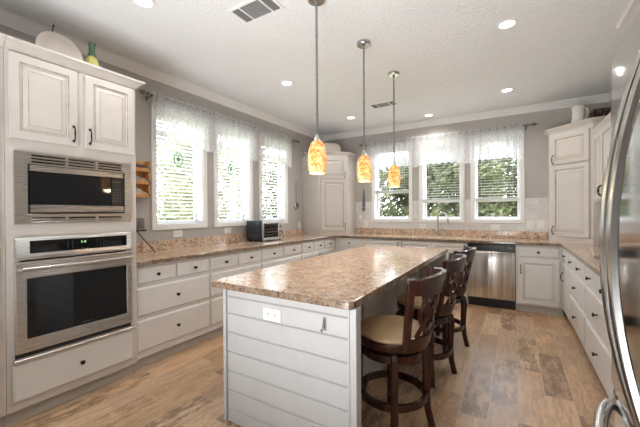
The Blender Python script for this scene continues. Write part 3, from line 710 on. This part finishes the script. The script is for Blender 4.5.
# ------------------------------------------------------------------ refrigerator
root = thing('refrigerator', 'large stainless french door refrigerator with bowed handles at right edge', 'refrigerator', (3.97, -4.61, 0))
Y0, Y1, YM = -5.07, -4.155, -4.6125
mb = MB(); mb.box((3.615, Y0 + .005, .03), (4.385, Y1 - .005, 1.755)); obj('body', mb, 'button', root, bevel=.006)
def fdoor(y0, y1, z0, z1, name):
    mb = MB(); prof = []
    n = 14
    for i in range(n + 1):
        y = y0 + (y1 - y0) * i / n; t = (y - Y0) / (Y1 - Y0)
        x = 3.552 - .022 * (1 - (2 * t - 1) ** 2)
        ed = min(y - Y0, Y1 - y)
        if ed < .012: x += .012 * (1 - ed / .012)
        prof.append((x, y))
    R = []
    for z, ins in ((z0, .006), (z0 + .006, 0), (z1 - .006, 0), (z1, .006)):
        R.append([(3.612, y0, z)] + [(x + ins, y, z) for x, y in prof] + [(3.612, y1, z)])
    mb.loft(R); return obj(name, mb, 'fridge', root, smooth=True)
dA = fdoor(YM + .002, Y1, .762, 1.775, 'door'); dB = fdoor(Y0, YM - .002, .762, 1.775, 'door')
fz = fdoor(Y0, Y1, .09, .752, 'freezer_drawer')
def fh(y, par):
    pts = []; w_ = []
    for i in range(25):
        t = i / 24; z = .80 + .87 * t; x = 3.462 + .37 * (z - 1.23) ** 2
        pts.append((x, y, z)); w_.append((.009, .0145))
    pts = [(3.54, y, .79)] + pts + [(3.54, y, 1.68)]; w_ = [w_[0]] + w_ + [w_[0]]
    mb = MB(); mb.tube(pts, 0, rect=w_, up=(1, 0, 0.001)); obj('handle', mb, 'chrome', par, smooth=True)
fh(YM + .033, dA); fh(YM - .033, dB)
pts = [(3.54, -4.24, .715)]
for i in range(25):
    t = i / 24; y = -4.24 - .72 * t; pts.append((3.532 - .066 * math.sin(PI * t) ** .75, y, .712))
pts.append((3.54, -4.96, .715))
mb = MB(); mb.tube(pts, .017, 14); obj('handle', mb, 'steel', fz, smooth=True)
mb = MB(); mb.box((3.62, Y0 + .02, 0.0), (4.36, Y1 - .02, .029)); mb.box((3.57, Y0 + .02, .02), (3.615, Y1 - .02, .085)); obj('base_grille', mb, 'slot', root)

# cooktop
root = thing('cooktop', 'black glass cooktop on the right wall countertop', 'cooktop', (4.1, -2.35, h1))
mb = MB(); mb.box((3.86, -2.75, h1 + .0005), (4.34, -1.98, h1 + .008)); obj('glass_top', mb, 'darkglass', root, bevel=.002)
for x, y, r in ((3.98, -2.55, .09), (4.21, -2.55, .075), (3.98, -2.18, .075), (4.21, -2.18, .10)):
    mb = MB(); mb.lathe([(r, h1 + .0082), (r, h1 + .0086), (r - .006, h1 + .0086), (r - .006, h1 + .0082)], (x, y, 0), 28, caps=(False, False)); obj('burner_ring', mb, 'button', root)

# ------------------------------------------------------------------ bar stools
def make_stool(label):
    t = thing('bar_stool', label, 'stool', (0, 0, 0), group='swivel bar stools along the island')
    mb = MB(); mb.lathe([(.205, .568), (.214, .580), (.212, .595), (.190, .612), (.13, .624), (.06, .629), (.001, .630)], seg=36, caps=(True, False)); obj('seat', mb, 'seat', t, smooth=True)
    mb = MB(); mb.lathe([(.17, .515), (.212, .520), (.217, .530), (.217, .560), (.210, .567), (.12, .567)], seg=36); obj('seat_frame', mb, 'wood_dark', t, smooth=True)
    mb = MB(); mb.lathe([(.14, .495), (.16, .498), (.16, .512), (.14, .514)], seg=24); obj('swivel', mb, 'slot', t, smooth=True)
    mb = MB(); mb.lathe([(.165, .44), (.185, .445), (.185, .490), (.165, .494)], seg=32); obj('apron', mb, 'wood_dark', t, smooth=True)
    legs = []
    for k_ in range(4):
        a = math.radians(-68 + 90 * k_); d = Vector((math.cos(a), math.sin(a), 0)); pts = []; ww = []
        for r, z, w1 in ((.175, .494, .021), (.196, .47, .026), (.208, .43, .026), (.210, .38, .024), (.205, .30, .021), (.204, .20, .019), (.212, .11, .018), (.228, .04, .018), (.238, .0, .018)):
            pts.append(d * r + Vector((0, 0, z))); ww.append((w1 * 1.12, .021))
        mb = MB(); mb.tube(pts, 0, rect=ww, up=tuple(d)); obj('leg', mb, 'wood_dark', t, smooth=True)
    mb = MB(); rr = .205; mb.lathe([(rr - .022, .186), (rr, .186), (rr + .004, .190), (rr + .004, .222), (rr, .226), (rr - .022, .226), (rr - .022, .186)], seg=48, caps=(False, False)); obj('footrest_ring', mb, 'wood_dark', t, smooth=True)
    # barrel back centred on +x
    def B(th, z, off=0):
        r = .212 + (z - .53) * .21 + off
        return Vector((r * math.cos(th), r * math.sin(th), z))
    def band(th0, th1, zlo, zhi, thick, n=28):
        mb = MB(); R = []
        for i in range(n + 1):
            th = th0 + (th1 - th0) * i / n; t_ = i / n
            a0, a1 = zlo(t_), zhi(t_)
            R.append([B(th, a0, -thick / 2), B(th, a0, thick / 2), B(th, a1 - .006, thick / 2 + .002), B(th, a1, 0), B(th, a1 - .006, -thick / 2)])
        mb.loft(R); return mb
    TH = math.radians(51)
    obj('crest_rail', band(-TH, TH, lambda t_: .862 - .012 * math.sin(PI * t_), lambda t_: .945 + .03 * math.sin(PI * t_), .026), 'wood_dark', t, smooth=True)
    obj('lower_rail', band(-TH, TH, lambda t_: .545, lambda t_: .615, .022), 'wood_dark', t, smooth=True)
    for s_ in (-1, 1):
        pts = [B(s_ * TH * (1 - .0 * i), .53 + .425 * i / 8, 0.0) for i in range(9)]
        mb = MB(); mb.tube(pts, 0, rect=[(.015, .021)] * 9, up=(math.cos(s_ * TH), math.sin(s_ * TH), 0)); obj('back_post', mb, 'wood_dark', t, smooth=True)
    def strip(f, w_, name='splat', n=24):
        R = []
        P_ = [f(i / n) for i in range(n + 1)]
        for i in range(n + 1):
            th, z = P_[i]; th2, z2 = P_[min(i + 1, n)]; th1, z1 = P_[max(i - 1, 0)]
            dth, dz = (th2 - th1) * .24, z2 - z1; l_ = math.hypot(dth, dz) or 1; nx, nz = -dz / l_ * w_ / .24, dth / l_ * w_
            R.append([B(th + nx, z + nz, -.008), B(th + nx, z + nz, .008), B(th - nx, z - nz, .008), B(th - nx, z - nz, -.008)])
        return R
    mb = MB()
    for c0 in (-.47, 0, .47):
        for s_ in (-1, 1):
            mb.loft(strip(lambda q_: (c0 + s_ * .16 * math.cos(PI * q_ * 2.0) * (1 - .25 * q_) , 0.605 + .265 * q_), .0095))
    mb.loft(strip(lambda q_: (.10 * math.cos(2 * PI * q_), 0.78 + .05 * math.sin(2 * PI * q_)), .007))
    obj('splat', mb, 'wood_dark', t, smooth=True)
    return t
st = make_stool('dark wood bar stool with tan seat, nearest the camera')
st.location = (2.63, -3.61, 0)
dup(st, (2.65, -2.86, 0), math.radians(4), 'dark wood bar stool with tan seat, middle of the three')
dup(st, (2.66, -2.21, 0), math.radians(-3), 'dark wood bar stool with tan seat, farthest along the island')

# ------------------------------------------------------------------ pendants
def make_pendant(label):
    t = thing('pendant_light', label, 'pendant lamp', (0, 0, 0), group='amber pendant lights over the island')
    mb = MB(); mb.lathe([(.062, CZ - .0005), (.062, CZ - .022), (.055, CZ - .030), (.012, CZ - .032), (.010, CZ - .045)], seg=24); obj('canopy', mb, 'chrome', t, smooth=True)
    mb = MB(); mb.tube([(0, 0, CZ - .04), (0, 0, 1.82)], .008, 8)
    for z in (2.55, 2.28, 2.0): mb.lathe([(.008, z - .006), (.0098, z - .004), (.0098, z + .004), (.008, z + .006)], seg=10)
    obj('rod', mb, 'rodmetal', t, smooth=True)
    mb = MB(); mb.lathe([(.007, 1.86), (.014, 1.85), (.024, 1.825), (.030, 1.808), (.030, 1.80)], seg=16); obj('cap', mb, 'chrome', t, smooth=True)
    prof = [(.028, 1.812), (.042, 1.80), (.055, 1.77), (.063, 1.73), (.067, 1.69), (.066, 1.65), (.062, 1.615), (.056, 1.585)]
    inner = [(r - .004, z) for r, z in reversed(prof)]
    mb = MB(); mb.lathe(prof + inner, seg=32, caps=(False, False)); obj('lamp_shade', mb, 'shade', t, smooth=True)
    mb = MB(); mb.lathe([(.012, 1.80), (.014, 1.76), (.026, 1.72), (.030, 1.69), (.024, 1.66), (.002, 1.648)], seg=16); obj('bulb', mb, 'lamp', t, smooth=True)
    return t
pd_ = make_pendant('amber glass pendant lamp nearest the camera, over the island front'); pd_.location = (2.10, -3.62, 0)
dup(pd_, (2.14, -2.885, 0), 0, 'amber glass pendant lamp in the middle of the three')
dup(pd_, (2.165, -2.13, 0), 0, 'amber glass pendant lamp farthest away, in front of the leftmost back window')
for i, (x, y) in enumerate(((2.10, -3.62), (2.14, -2.885), (2.165, -2.13))):
    d = bpy.data.lights.new('pendant_glow', 'POINT'); d.energy = 3; d.color = (1, 0.8, 0.55); d.shadow_soft_size = .04
    o = bpy.data.objects.new('pendant_glow', d); col.objects.link(o); o.location = (x, y, 1.6)

# recessed lights
def make_can(label):
    t = thing('recessed_light', label, 'ceiling light', (0, 0, CZ), group='recessed ceiling lights')
    mb = MB(); mb.lathe([(.054, CZ - .001), (.080, CZ - .001), (.080, CZ - .006), (.060, CZ - .009), (.052, CZ - .003)], seg=28, caps=(False, False)); mb.V = [v - Vector((0, 0, CZ)) for v in mb.V]; obj('trim_ring', mb, 'trim', t, smooth=True, local=True)
    mb = MB(); mb.lathe([(.053, -.001), (.053, -.003), (.03, -.004), (.001, -.0045)], seg=28); obj('lens', mb, 'lamp', t, smooth=True, local=True)
    return t
cans = [(1.03, -4.23, 'recessed ceiling light above the oven tower'), (1.02, -2.53, 'recessed ceiling light in front of the left wall windows'), (1.055, -.89, 'recessed ceiling light before the back left corner cabinet'),
        (2.145, -.36, 'recessed ceiling light above the kitchen sink'), (3.237, -2.54, 'recessed ceiling light at upper right, nearest the refrigerator'), (3.208, -.90, 'recessed ceiling light in front of the rightmost back window')]
c0 = None
for x, y, t in cans:
    if c0 is None: c0 = make_can(t); c0.location = (x, y, CZ)
    else: dup(c0, (x, y, CZ), 0, t)
    d = bpy.data.lights.new('can_glow', 'SPOT'); d.energy = 15; d.spot_size = math.radians(150); d.spot_blend = .6; d.shadow_soft_size = .06; d.color = (1, .97, .93)
    o = bpy.data.objects.new('can_glow', d); col.objects.link(o); o.location = (x, y, CZ - .02)
# vents
def vent(x0, x1, y0, y1, label):
    t = thing('ceiling_vent', label, 'vent', ((x0 + x1) / 2, (y0 + y1) / 2, CZ), group='ceiling air vents')
    fr = Fr((0, 0, CZ), (1, 0, 0), (0, 1, 0), (0, 0, -1))
    W_ = x1 - x0; a, b = x0 + .02, x1 - .02; m1, m2 = x0 + .095, x1 - .095
    mb = MB(fr); mb.slab(rect(x0, x1, y0, y1), [rect(a, m1 - .006, y0 + .02, y1 - .02), rect(m1 + .006, m2 - .006, y0 + .02, y1 - .02), rect(m2 + .006, b, y0 + .02, y1 - .02)], .001, .008); obj('frame', mb, 'trim', t)
    mb = MB(fr); mb.box((a, y0 + .02, .0008), (b, y1 - .02, .002)); obj('backing', mb, 'slot', t)
    mb = MB(fr); y = y0 + .03
    while y < y1 - .025: mb.box((m1 + .007, y, .0022), (m2 - .007, y + .0055, .007)); y += .014
    for s0, s1 in ((a, m1 - .006), (m2 + .006, b)):
        x = s0 + .006
        while x < s1 - .006: mb.box((x, y0 + .021, .0022), (x + .005, y1 - .021, .007)); x += .012
    obj('louvres', mb, 'louvre', t)
vent(1.46, 1.84, -3.845, -3.64, 'white ceiling vent at upper left, near the camera')
vent(1.53, 1.90, -1.31, -1.11, 'smaller-looking ceiling vent behind the farthest pendant')

# ------------------------------------------------------------------ toaster oven
ty0, ty1, tx0, tx1, tz = -2.225, -1.765, .07, .37, h1
root = thing('toaster_oven', 'silver and black toaster oven on the left countertop', 'toaster oven', (.22, -2.0, tz))
mb = MB(); mb.box((tx0, ty0, tz + .018), (tx1 - .02, ty1, tz + .285)); obj('body', mb, 'toaster_side', root, bevel=.008)
FTo = Fr((tx1 - .02, 0, tz), (0, 1, 0), (0, 0, 1), (1, 0, 0))
mb = MB(FTo); mb.slab(rect(ty0, ty1, .018, .288), [rect(ty0 + .03, ty1 - .125, .055, .245)], .0005, .018); obj('front_frame', mb, 'chrome', root, bevel=.003)
mb = MB(FTo); mb.box((ty0 + .03, .055, .002), (ty1 - .125, .245, .012)); dd = obj('glass_door', mb, 'darkglass', root)
mb = MB(FTo)
for z in (.09, .125, .165): mb.box((ty0 + .04, z, .0122), (ty1 - .135, z + .004, .0135))
obj('rack', mb, 'grey_metal', dd)
mb = MB(FTo); mb.tube([FTo.p(ty0 + .05, .232, .012), FTo.p(ty0 + .05, .232, .038), FTo.p(ty1 - .145, .232, .038), FTo.p(ty1 - .145, .232, .012)], .006, 8); obj('handle', mb, 'slot', dd)
for z in (.07, .14, .21):
    mb = MB(FTo); mb.lathe([(.020, .018), (.019, .030), (.015, .036), (.004, .036)], FTo.p(ty1 - .06, z, 0), 16, FTo.n); obj('knob', mb, 'chrome', root, smooth=True)
for x in (tx0 + .03, tx1 - .05):
    for y in (ty0 + .03, ty1 - .03):
        mb = MB(); mb.lathe([(.012, tz + .001), (.014, tz + .018)], (x, y, 0), 10); obj('foot', mb, 'black', root)
mb = MB(); Fs = Fr((0, ty0, tz), (1, 0, 0), (0, 0, 1), (0, -1, 0))
for i in range(3):
    for j in range(3): mb.rings(tx0 + .035 + i * .07, tx0 + .085 + i * .07, .05 + j * .075, .105 + j * .075, [(0, .0002), (.004, .003)], fr=Fs)
obj('side_panel', mb, 'slot', root)

# ------------------------------------------------------------------ small things
# platter leaning on the tower
root = thing('serving_platter', 'large oval cream platter leaning on top of the oven tower', 'platter', (.42, -4.50, 2.3305))
mb = MB(); c_ = Vector((.47, -4.52, 2.478)); ax = Vector((.97, 0, .24)).normalized(); A = Vector((0, 1, 0)); B_ = ax.cross(A) * -1
R = []
for r, n_ in ((.0, -.012), (.62, -.012), (.72, -.004), (.97, .012), (1.0, .010), (1.0, .004), (.97, .004), (.72, -.014), (.62, -.022), (.0, -.022)):
    R.append([c_ + A * (.142 * max(r, .01) * math.cos(2 * PI * j / 40)) + B_ * (.15 * max(r, .01) * math.sin(2 * PI * j / 40)) + ax * n_ for j in range(40)])
mb.loft(R); obj('plate', mb, 'platter', root, smooth=True)
mb = MB(); mb.tube([(.30, -4.52, 2.336), (.42, -4.52, 2.336), (.48, -4.52, 2.336), (.50, -4.52, 2.36)], .004, 6); mb.tube([(.30, -4.52, 2.336), (.385, -4.535, 2.64), (.40, -4.535, 2.685), (.415, -4.535, 2.69), (.42, -4.535, 2.675)], .004, 6)
obj('stand', mb, 'black', root)
# green and yellow bottle
root = thing('ceramic_bottle', 'yellow ribbed ceramic bottle with green neck on the oven tower', 'bottle', (.44, -4.30, 2.3305))
mb = MB(); R = []
for r, z in ((.045, 0), (.058, .02), (.060, .08), (.052, .14), (.036, .19), (.026, .215)):
    R.append([(.44 + r * (1 + .07 * math.cos(8 * 2 * PI * j / 48)) * math.cos(2 * PI * j / 48), -4.30 + r * (1 + .07 * math.cos(8 * 2 * PI * j / 48)) * math.sin(2 * PI * j / 48), 2.3305 + z) for j in range(48)])
mb.loft(R); obj('body', mb, 'yellow_glaze', root, smooth=True)
mb = MB(); mb.lathe([(.030, .213), (.024, .235), (.020, .26), (.021, .30), (.025, .315), (.020, .325), (.004, .326)], (.44, -4.30, 2.3305), 20); obj('neck', mb, 'green_glaze', root, smooth=True)
# tray on left corner cabinet
dn = Vector((1, -1, 0)).normalized(); du = Vector((1, 1, 0)).normalized()
frt = Fr(Vector((.43, -.43, 2.3305)), du, (0, 0, 1), dn)
root = thing('serving_tray', 'rounded white tray standing on the back left corner cabinet', 'tray', (.43, -.43, 2.3305))
def rrect(w_, h_, r, n=8):
    out = []
    for cx_, cy_, a0 in ((w_ / 2 - r, h_ - r, 0), (-w_ / 2 + r, h_ - r, 90), (-w_ / 2 + .02, .02, 180), (w_ / 2 - .02, .02, 270)):
        rr = r if a0 < 180 else .02
        for i in range(n + 1): a = math.radians(a0 + 90 * i / n); out.append((cx_ + rr * math.cos(a), cy_ + rr * math.sin(a)))
    return out
mb = MB(frt); mb.slab(rrect(.36, .235, .10), [], -.01, .004); obj('panel', mb, 'platter', root)
mb = MB(frt); pts = rrect(.36, .235, .10); inn = [((x) * .92, .012 + (y - .012) * .92 + .004) for x, y in pts]; mb.slab(pts, [inn], .004, .022); obj('rim', mb, 'platter', root, bevel=.003)
# pitcher
cpx, cpy = 3.965, -.43
root = thing('pitcher', 'tall white ceramic pitcher on the back right corner cabinet', 'pitcher', (cpx, cpy, 2.3305))
mb = MB(); c_ = (cpx, cpy, 2.3305); mb.lathe([(.066, 0), (.070, .01), (.068, .05), (.063, .15), (.060, .22), (.064, .265), (.067, .275), (.061, .273), (.056, .22), (.056, .12), (.060, .03), (.002, .02)], c_, 28, caps=(True, True)); obj('body', mb, 'ceramic', root, smooth=True)
hd = Vector((.86, .5, 0)); pts = [Vector(c_) + hd * r + Vector((0, 0, z)) for r, z in ((.056, .245), (.075, .262), (.105, .265), (.122, .24), (.122, .195), (.108, .15), (.085, .115), (.062, .10))]
mb = MB(); mb.tube(pts, .010, 10); obj('handle', mb, 'ceramic', root, smooth=True)
# wicker basket
mb = MB(); R = []
for z, ins in ((0, .02), (.06, .006), (.24, -.004), (.25, 0), (.25, .014), (.05, .02), (.03, .03)):
    R.append([(4.13 + ins * 1.0, -.33 + ins, 2.3305 + z), (4.385 - ins, -.33 + ins, 2.3305 + z), (4.385 - ins, -.10 - ins, 2.3305 + z), (4.13 + ins, -.10 - ins, 2.3305 + z)])
mb.loft(R); tag(obj('wicker_basket', mb, 'wicker', bevel=.01), 'dark brown woven basket beside the white pitcher on the corner cabinet', 'basket')
# wall rack
root = thing('shelf_rack', 'small honey wood wall rack with three shelves beside the ovens', 'rack', (.05, -3.80, 1.48))
mb = MB(); ya, yb_ = -3.94, -3.62
mb.box((.0005, ya, 1.475), (.006, yb_, 1.845))
for z in (1.475, 1.605, 1.735): mb.box((.006, ya, z), (.085, yb_, z + .010)); mb.box((.078, ya, z + .01), (.085, yb_, z + .035))
for y in (ya, yb_ - .012): mb.box((.006, y, 1.475), (.085, y + .012, 1.845))
obj('frame', mb, 'wood_light', root)
for z, mt_, nm, lb in ((1.4855, 'paper', 'paper_stack', 'pale papers in the bottom shelf of the wall rack'), (1.6155, 'paper', 'paper_stack', 'pale papers in the middle shelf of the wall rack'), (1.7455, 'cloth_dark', 'cloth_bundle', 'dark patterned cloth bundle in the top of the wall rack')):
    mb = MB(); R = []
    for i in range(13):
        t = i / 12; y = -3.92 + .275 * t; hh = .05 + .025 * math.sin(PI * t) + .008 * math.sin(11 * t + z * 9)
        R.append([(.012, y, z), (.074, y, z), (.072, y, z + hh * .7), (.05, y, z + hh), (.02, y, z + hh * .9)])
    mb.loft(R); tag(obj(nm, mb, mt_, smooth=True), lb, 'cloth' if 'cloth' in nm else 'papers', None if 'cloth' in nm else 'papers in the wall rack')
# easel with small silver box
root = thing('tabletop_easel', 'black metal tripod easel on the left counter beside the ovens', 'easel', (.15, -3.72, h1))
mb = MB(); top = Vector((.10, -3.80, 1.17))
for f in ((.20, -3.93, h1 + .003), (.20, -3.64, h1 + .003), (.045, -3.80, h1 + .003)): mb.tube([top, f], .005, 6)
obj('leg_set', mb, 'black', root)
mb = MB(); mb.box((.07, -3.91, 1.135), (.17, -3.71, 1.143)); mb.box((.165, -3.91, 1.143), (.17, -3.71, 1.15)); obj('ledge', mb, 'black', root)
root = thing('tabletop_display', 'small silver framed box resting on the black easel', 'clock', (.12, -3.80, 1.1435))
mb = MB(); mb.box((.09, -3.90, 1.1435), (.15, -3.715, 1.275)); obj('case', mb, 'chrome', root, bevel=.006)
mb = MB(); mb.box((.1502, -3.885, 1.155), (.152, -3.73, 1.262)); obj('face', mb, 'grey_metal', root)
mb = MB(); mb.lathe([(.026, 0), (.031, .01), (.034, .07), (.031, .07), (.027, .012), (.002, .01)], (.36, -3.98, h1 + .0008), 20); o = obj('cup', mb, 'ceramic', smooth=True); tag(o, 'small white cup on the left counter beside the oven tower', 'cup')
# outlets
def outlet(fr, u, v, w_, h_, label, kind='outlet', n0=.0):
    t = thing('outlet' if kind == 'outlet' else 'light_switch', label, kind, tuple(fr.p(u, v, n0)), group='wall plates')
    mb = MB(fr); mb.rings(u - w_ / 2, u + w_ / 2, v - h_ / 2, v + h_ / 2, [(0, n0 + .0005), (0, n0 + .004), (.003, n0 + .006)]); obj('plate', mb, 'white_plastic', t)
    mb = MB(fr)
    horiz = w_ > h_
    for s_ in (-1, 1):
        cu, cv = (u + s_ * w_ * .2, v) if horiz else (u, v + s_ * h_ * .2)
        mb.rings(cu - .014, cu + .014, cv - .016, cv + .016, [(0, n0 + .0062), (.002, n0 + .0075)])
        for d in (-.005, .005): mb.box((cu + d - .001, cv - .004, n0 + .0076), (cu + d + .001, cv + .006, n0 + .0079), 1)
    obj('sockets', mb, ['white_plastic', 'slot'], t)
outlet(FL, -3.25, 1.078, .118, .078, 'white double outlet under the window nearest the ovens')
outlet(FL, -2.50, 1.075, .118, .078, 'white double outlet under the middle left window')
outlet(FL, -.83, 1.085, .075, .118, 'white wall plate between the toaster oven and corner cabinet')
outlet(FB, .93, 1.09, .075, .115, 'white wall plate at left of the leftmost back window', n0=.008)
outlet(FB, 3.03, 1.068, .118, .078, 'white outlet plate below the rightmost back window', n0=.008)
outlet(FB, 3.475, 1.115, .08, .118, 'left one of two white plates beside the back right cabinet', n0=.008)
outlet(FB, 3.60, 1.115, .08, .118, 'right one of two white plates beside the back right cabinet', n0=.008)
outlet(FB, 1.95, 1.068, .118, .078, 'white outlet plate between the faucet and leftmost back window', n0=.008)
# air freshener
mb = MB(); mb.lathe([(.018, 0), (.026, .01), (.026, .05), (.034, .07), (.036, .10), (.026, .115), (.004, .118)], (.82, -.040, 1.13), 16); tag(obj('air_freshener', mb, 'white_plastic', smooth=True), 'small white plug-in air freshener beside the back left corner cabinet', 'air freshener')
# hanging utensil decor left wall
root = thing('hanging_timer', 'round pewter dial hanging by a cord on the left wall', 'wall decor', (.02, -.93, 1.42))
mb = MB(); mb.tube([(.004, -.93, 1.82), (.006, -.93, 1.50)], .004, 6); mb.lathe([(.008, 0), (.006, .01)], (.001, -.93, 1.82), 8, (1, 0, 0)); obj('cord', mb, 'grey_metal', root)
mb = MB(); mb.lathe([(.062, .001), (.068, .010), (.062, .022), (.052, .024), (.050, .016), (.001, .016)], (0.001, -.93, 1.435), 24, (1, 0, 0)); obj('dial', mb, 'chrome', root, smooth=True)
mb = MB(); mb.box((.0172, -.955, 1.43), (.021, -.905, 1.44)); mb.box((.0172, -.935, 1.42), (.021, -.928, 1.475)); mb.lathe([(.022, .017), (.018, .022), (.001, .022)], (0.001, -.93, 1.435), 12, (1, 0, 0)); obj('hands', mb, 'slot', root)
# hanging pewter decor back wall
root = thing('hanging_ladle', 'long dark pewter ladle hanging on the back wall beside the corner cabinet', 'wall decor', (.89, -.02, 1.3))
mb = MB(); pts = [FB.p(.89, z, .014) for z in (1.72, 1.62, 1.50, 1.40)]
mb.tube(pts, 0, rect=[(.006, .010), (.008, .018), (.010, .026), (.010, .030)], up=(0, 1, 0)); mb.lathe([(.022, 0), (.034, .004), (.036, .012), (.024, .020), (.001, .021)], FB.p(.89, 1.36, .009), 14, (0, -1, 0))
obj('bowl', mb, 'grey_metal', root, smooth=True)
mb = MB(); mb.tube([FB.p(.89, 1.70, .012), FB.p(.89, 1.98, .006)], .003, 6); mb.lathe([(.007, 0.0), (.006, .012)], FB.p(.89, 1.98, 0.0005), 8, (0, -1, 0)); obj('cord', mb, 'grey_metal', root)
# suncatchers
def sun(y, z, r, label, mt_):
    root = thing('suncatcher', label, 'suncatcher', (-.02, y, z), group='suncatchers in the left windows')
    mb = MB(); mb.tube([(-.02, y + r * math.cos(a), z + r * 1.35 * math.sin(a)) for a in [2 * PI * i / 28 for i in range(28)]], .007, 8, closed=True); obj('ring', mb, 'glassware', root, smooth=True)
    mb = MB(); mb.lathe([(r * .45, -.003), (r * .45, .003)], (-.02, y, z), 14, (1, 0, 0)); mb.tube([(-.02, y, z + r * 1.35), (-.02, y, z + .45)], .0012, 5)
    mb.tube([(-.02, y, z - r * 1.3), (-.02, y, z + r * 1.3)], .0025, 5); obj('charm', mb, mt_, root)
sun(-3.22, 1.93, .055, 'green oval ring suncatcher in the window nearest the ovens', 'glassware')
sun(-2.42, 1.90, .05, 'green oval ring suncatcher in the middle left window', 'glassware')
sun(-1.58, 1.88, .055, 'suncatcher with a red centre in the window above the toaster oven', 'red_glass')

# ------------------------------------------------------------------ outdoors
mb = MB(); nn_ = 24
R = [[(-40 + 80 * i / nn_, -30 + 80 * j / nn_, -.55 + .12 * math.sin(i * 1.3) * math.cos(j * 1.1)) for i in range(nn_ + 1)] for j in range(nn_ + 1)]
mb.loft(R, 0, False, (False, False)); o = obj('ground_outside', mb, 'grass', smooth='all'); tag(o, kind='structure'); o.name = 'ground'
def make_tree(seed, h_, cr, leaf, label, group, nleaf=9000, low=.12):
    rnd = random.Random(seed)
    t = thing('leafy_tree', label, 'tree', (0, 0, 0), group=group)
    mb = MB(); pts = [Vector((rnd.uniform(-.12, .12) * i, rnd.uniform(-.12, .12) * i, h_ * .16 * i)) for i in range(6)]
    mb.tube(pts, [.16 - .02 * i for i in range(6)], 9)
    for i in range(7):
        b_ = pts[2 + i % 4]; a = rnd.uniform(0, 6.28); e_ = b_ + Vector((math.cos(a) * cr * .7, math.sin(a) * cr * .7, rnd.uniform(.4, 1.4)))
        mb.tube([b_, (b_ + e_) / 2 + Vector((0, 0, .15)), e_], [.06, .04, .015], 6)
    obj('trunk', mb, 'bark', t, smooth=True, local=True)
    blobs = []
    for _ in range(34):
        a = rnd.uniform(0, 6.28); z = rnd.uniform(low, 1) * h_; rr = (cr - .75) * math.sqrt(max(.1, 1 - (2 * z / h_ - 1) ** 4)) * rnd.uniform(.3, 1)
        blobs.append((Vector((math.cos(a) * rr, math.sin(a) * rr, z)), rnd.uniform(.45, .8)))
    mb = MB(); V = []; F = []
    for i in range(nleaf):
        c, r = rnd.choice(blobs); d = Vector((rnd.gauss(0, 1), rnd.gauss(0, 1), rnd.gauss(0, 1))).normalized() * r * rnd.uniform(.55, 1) ** .5
        p = c + d; n_ = Vector((rnd.gauss(0, 1), rnd.gauss(0, 1), rnd.gauss(0, 1))).normalized(); a = n_.orthogonal().normalized(); b = n_.cross(a); s_ = rnd.uniform(.06, .13)
        k_ = len(V); V += [p - a * s_, p + b * s_ * .45, p + a * s_, p - b * s_ * .45]; F.append([k_, k_ + 1, k_ + 2, k_ + 3])
    mb.V, mb.F, mb.I = V, F, [0] * len(F)
    obj('foliage', mb, leaf, t, local=True, merge=False)
    return t
lab = 'olive green leafy tree outside the back windows'
T1 = make_tree(1, 4.6, 1.7, 'leaf', lab, 'trees outside the back windows'); T2 = make_tree(2, 4.0, 1.6, 'leaf', lab, 'trees outside the back windows'); T3 = make_tree(3, 5.5, 1.9, 'leaf2', 'bright green tree outside the left windows', 'trees outside the left windows', 5200)
T1.location = (-1.7, 5.4, -.5); T2.location = (1.9, 5.2, -.5)
rnd = random.Random(5)
for i, (x, y, s_) in enumerate([(5.4, 5.6, 1), (-5.3, 6.2, 1), (.2, 8.6, 1.05), (3.8, 8.7, 1.05), (-3.5, 9.2, 1.05), (7.4, 8.8, 1.0), (-7.2, 9.8, 1.1), (2.0, 12.2, 1.1), (-1.9, 12.4, 1.1), (5.8, 12.4, 1.1), (-5.6, 13, 1.15)]):
    o = dup(T1 if i % 2 else T2, (x, y, -.5), rnd.uniform(0, 6)); o.scale = (s_, s_, s_)
T3.location = (-5.6, -2.2, -.5)
for i, (x, y, s_) in enumerate([(-5.6, 1.9, 1.0), (-9.4, 4.0, 1.0), (-9.4, 0.0, 1.0), (-9.8, 8.2, 1.0), (-13.3, 2.4, 1.0), (-13.6, 6.4, 1.0)]):
    o = dup(T3, (x, y, -.5), rnd.uniform(0, 6)); o.scale = (s_, s_, s_)
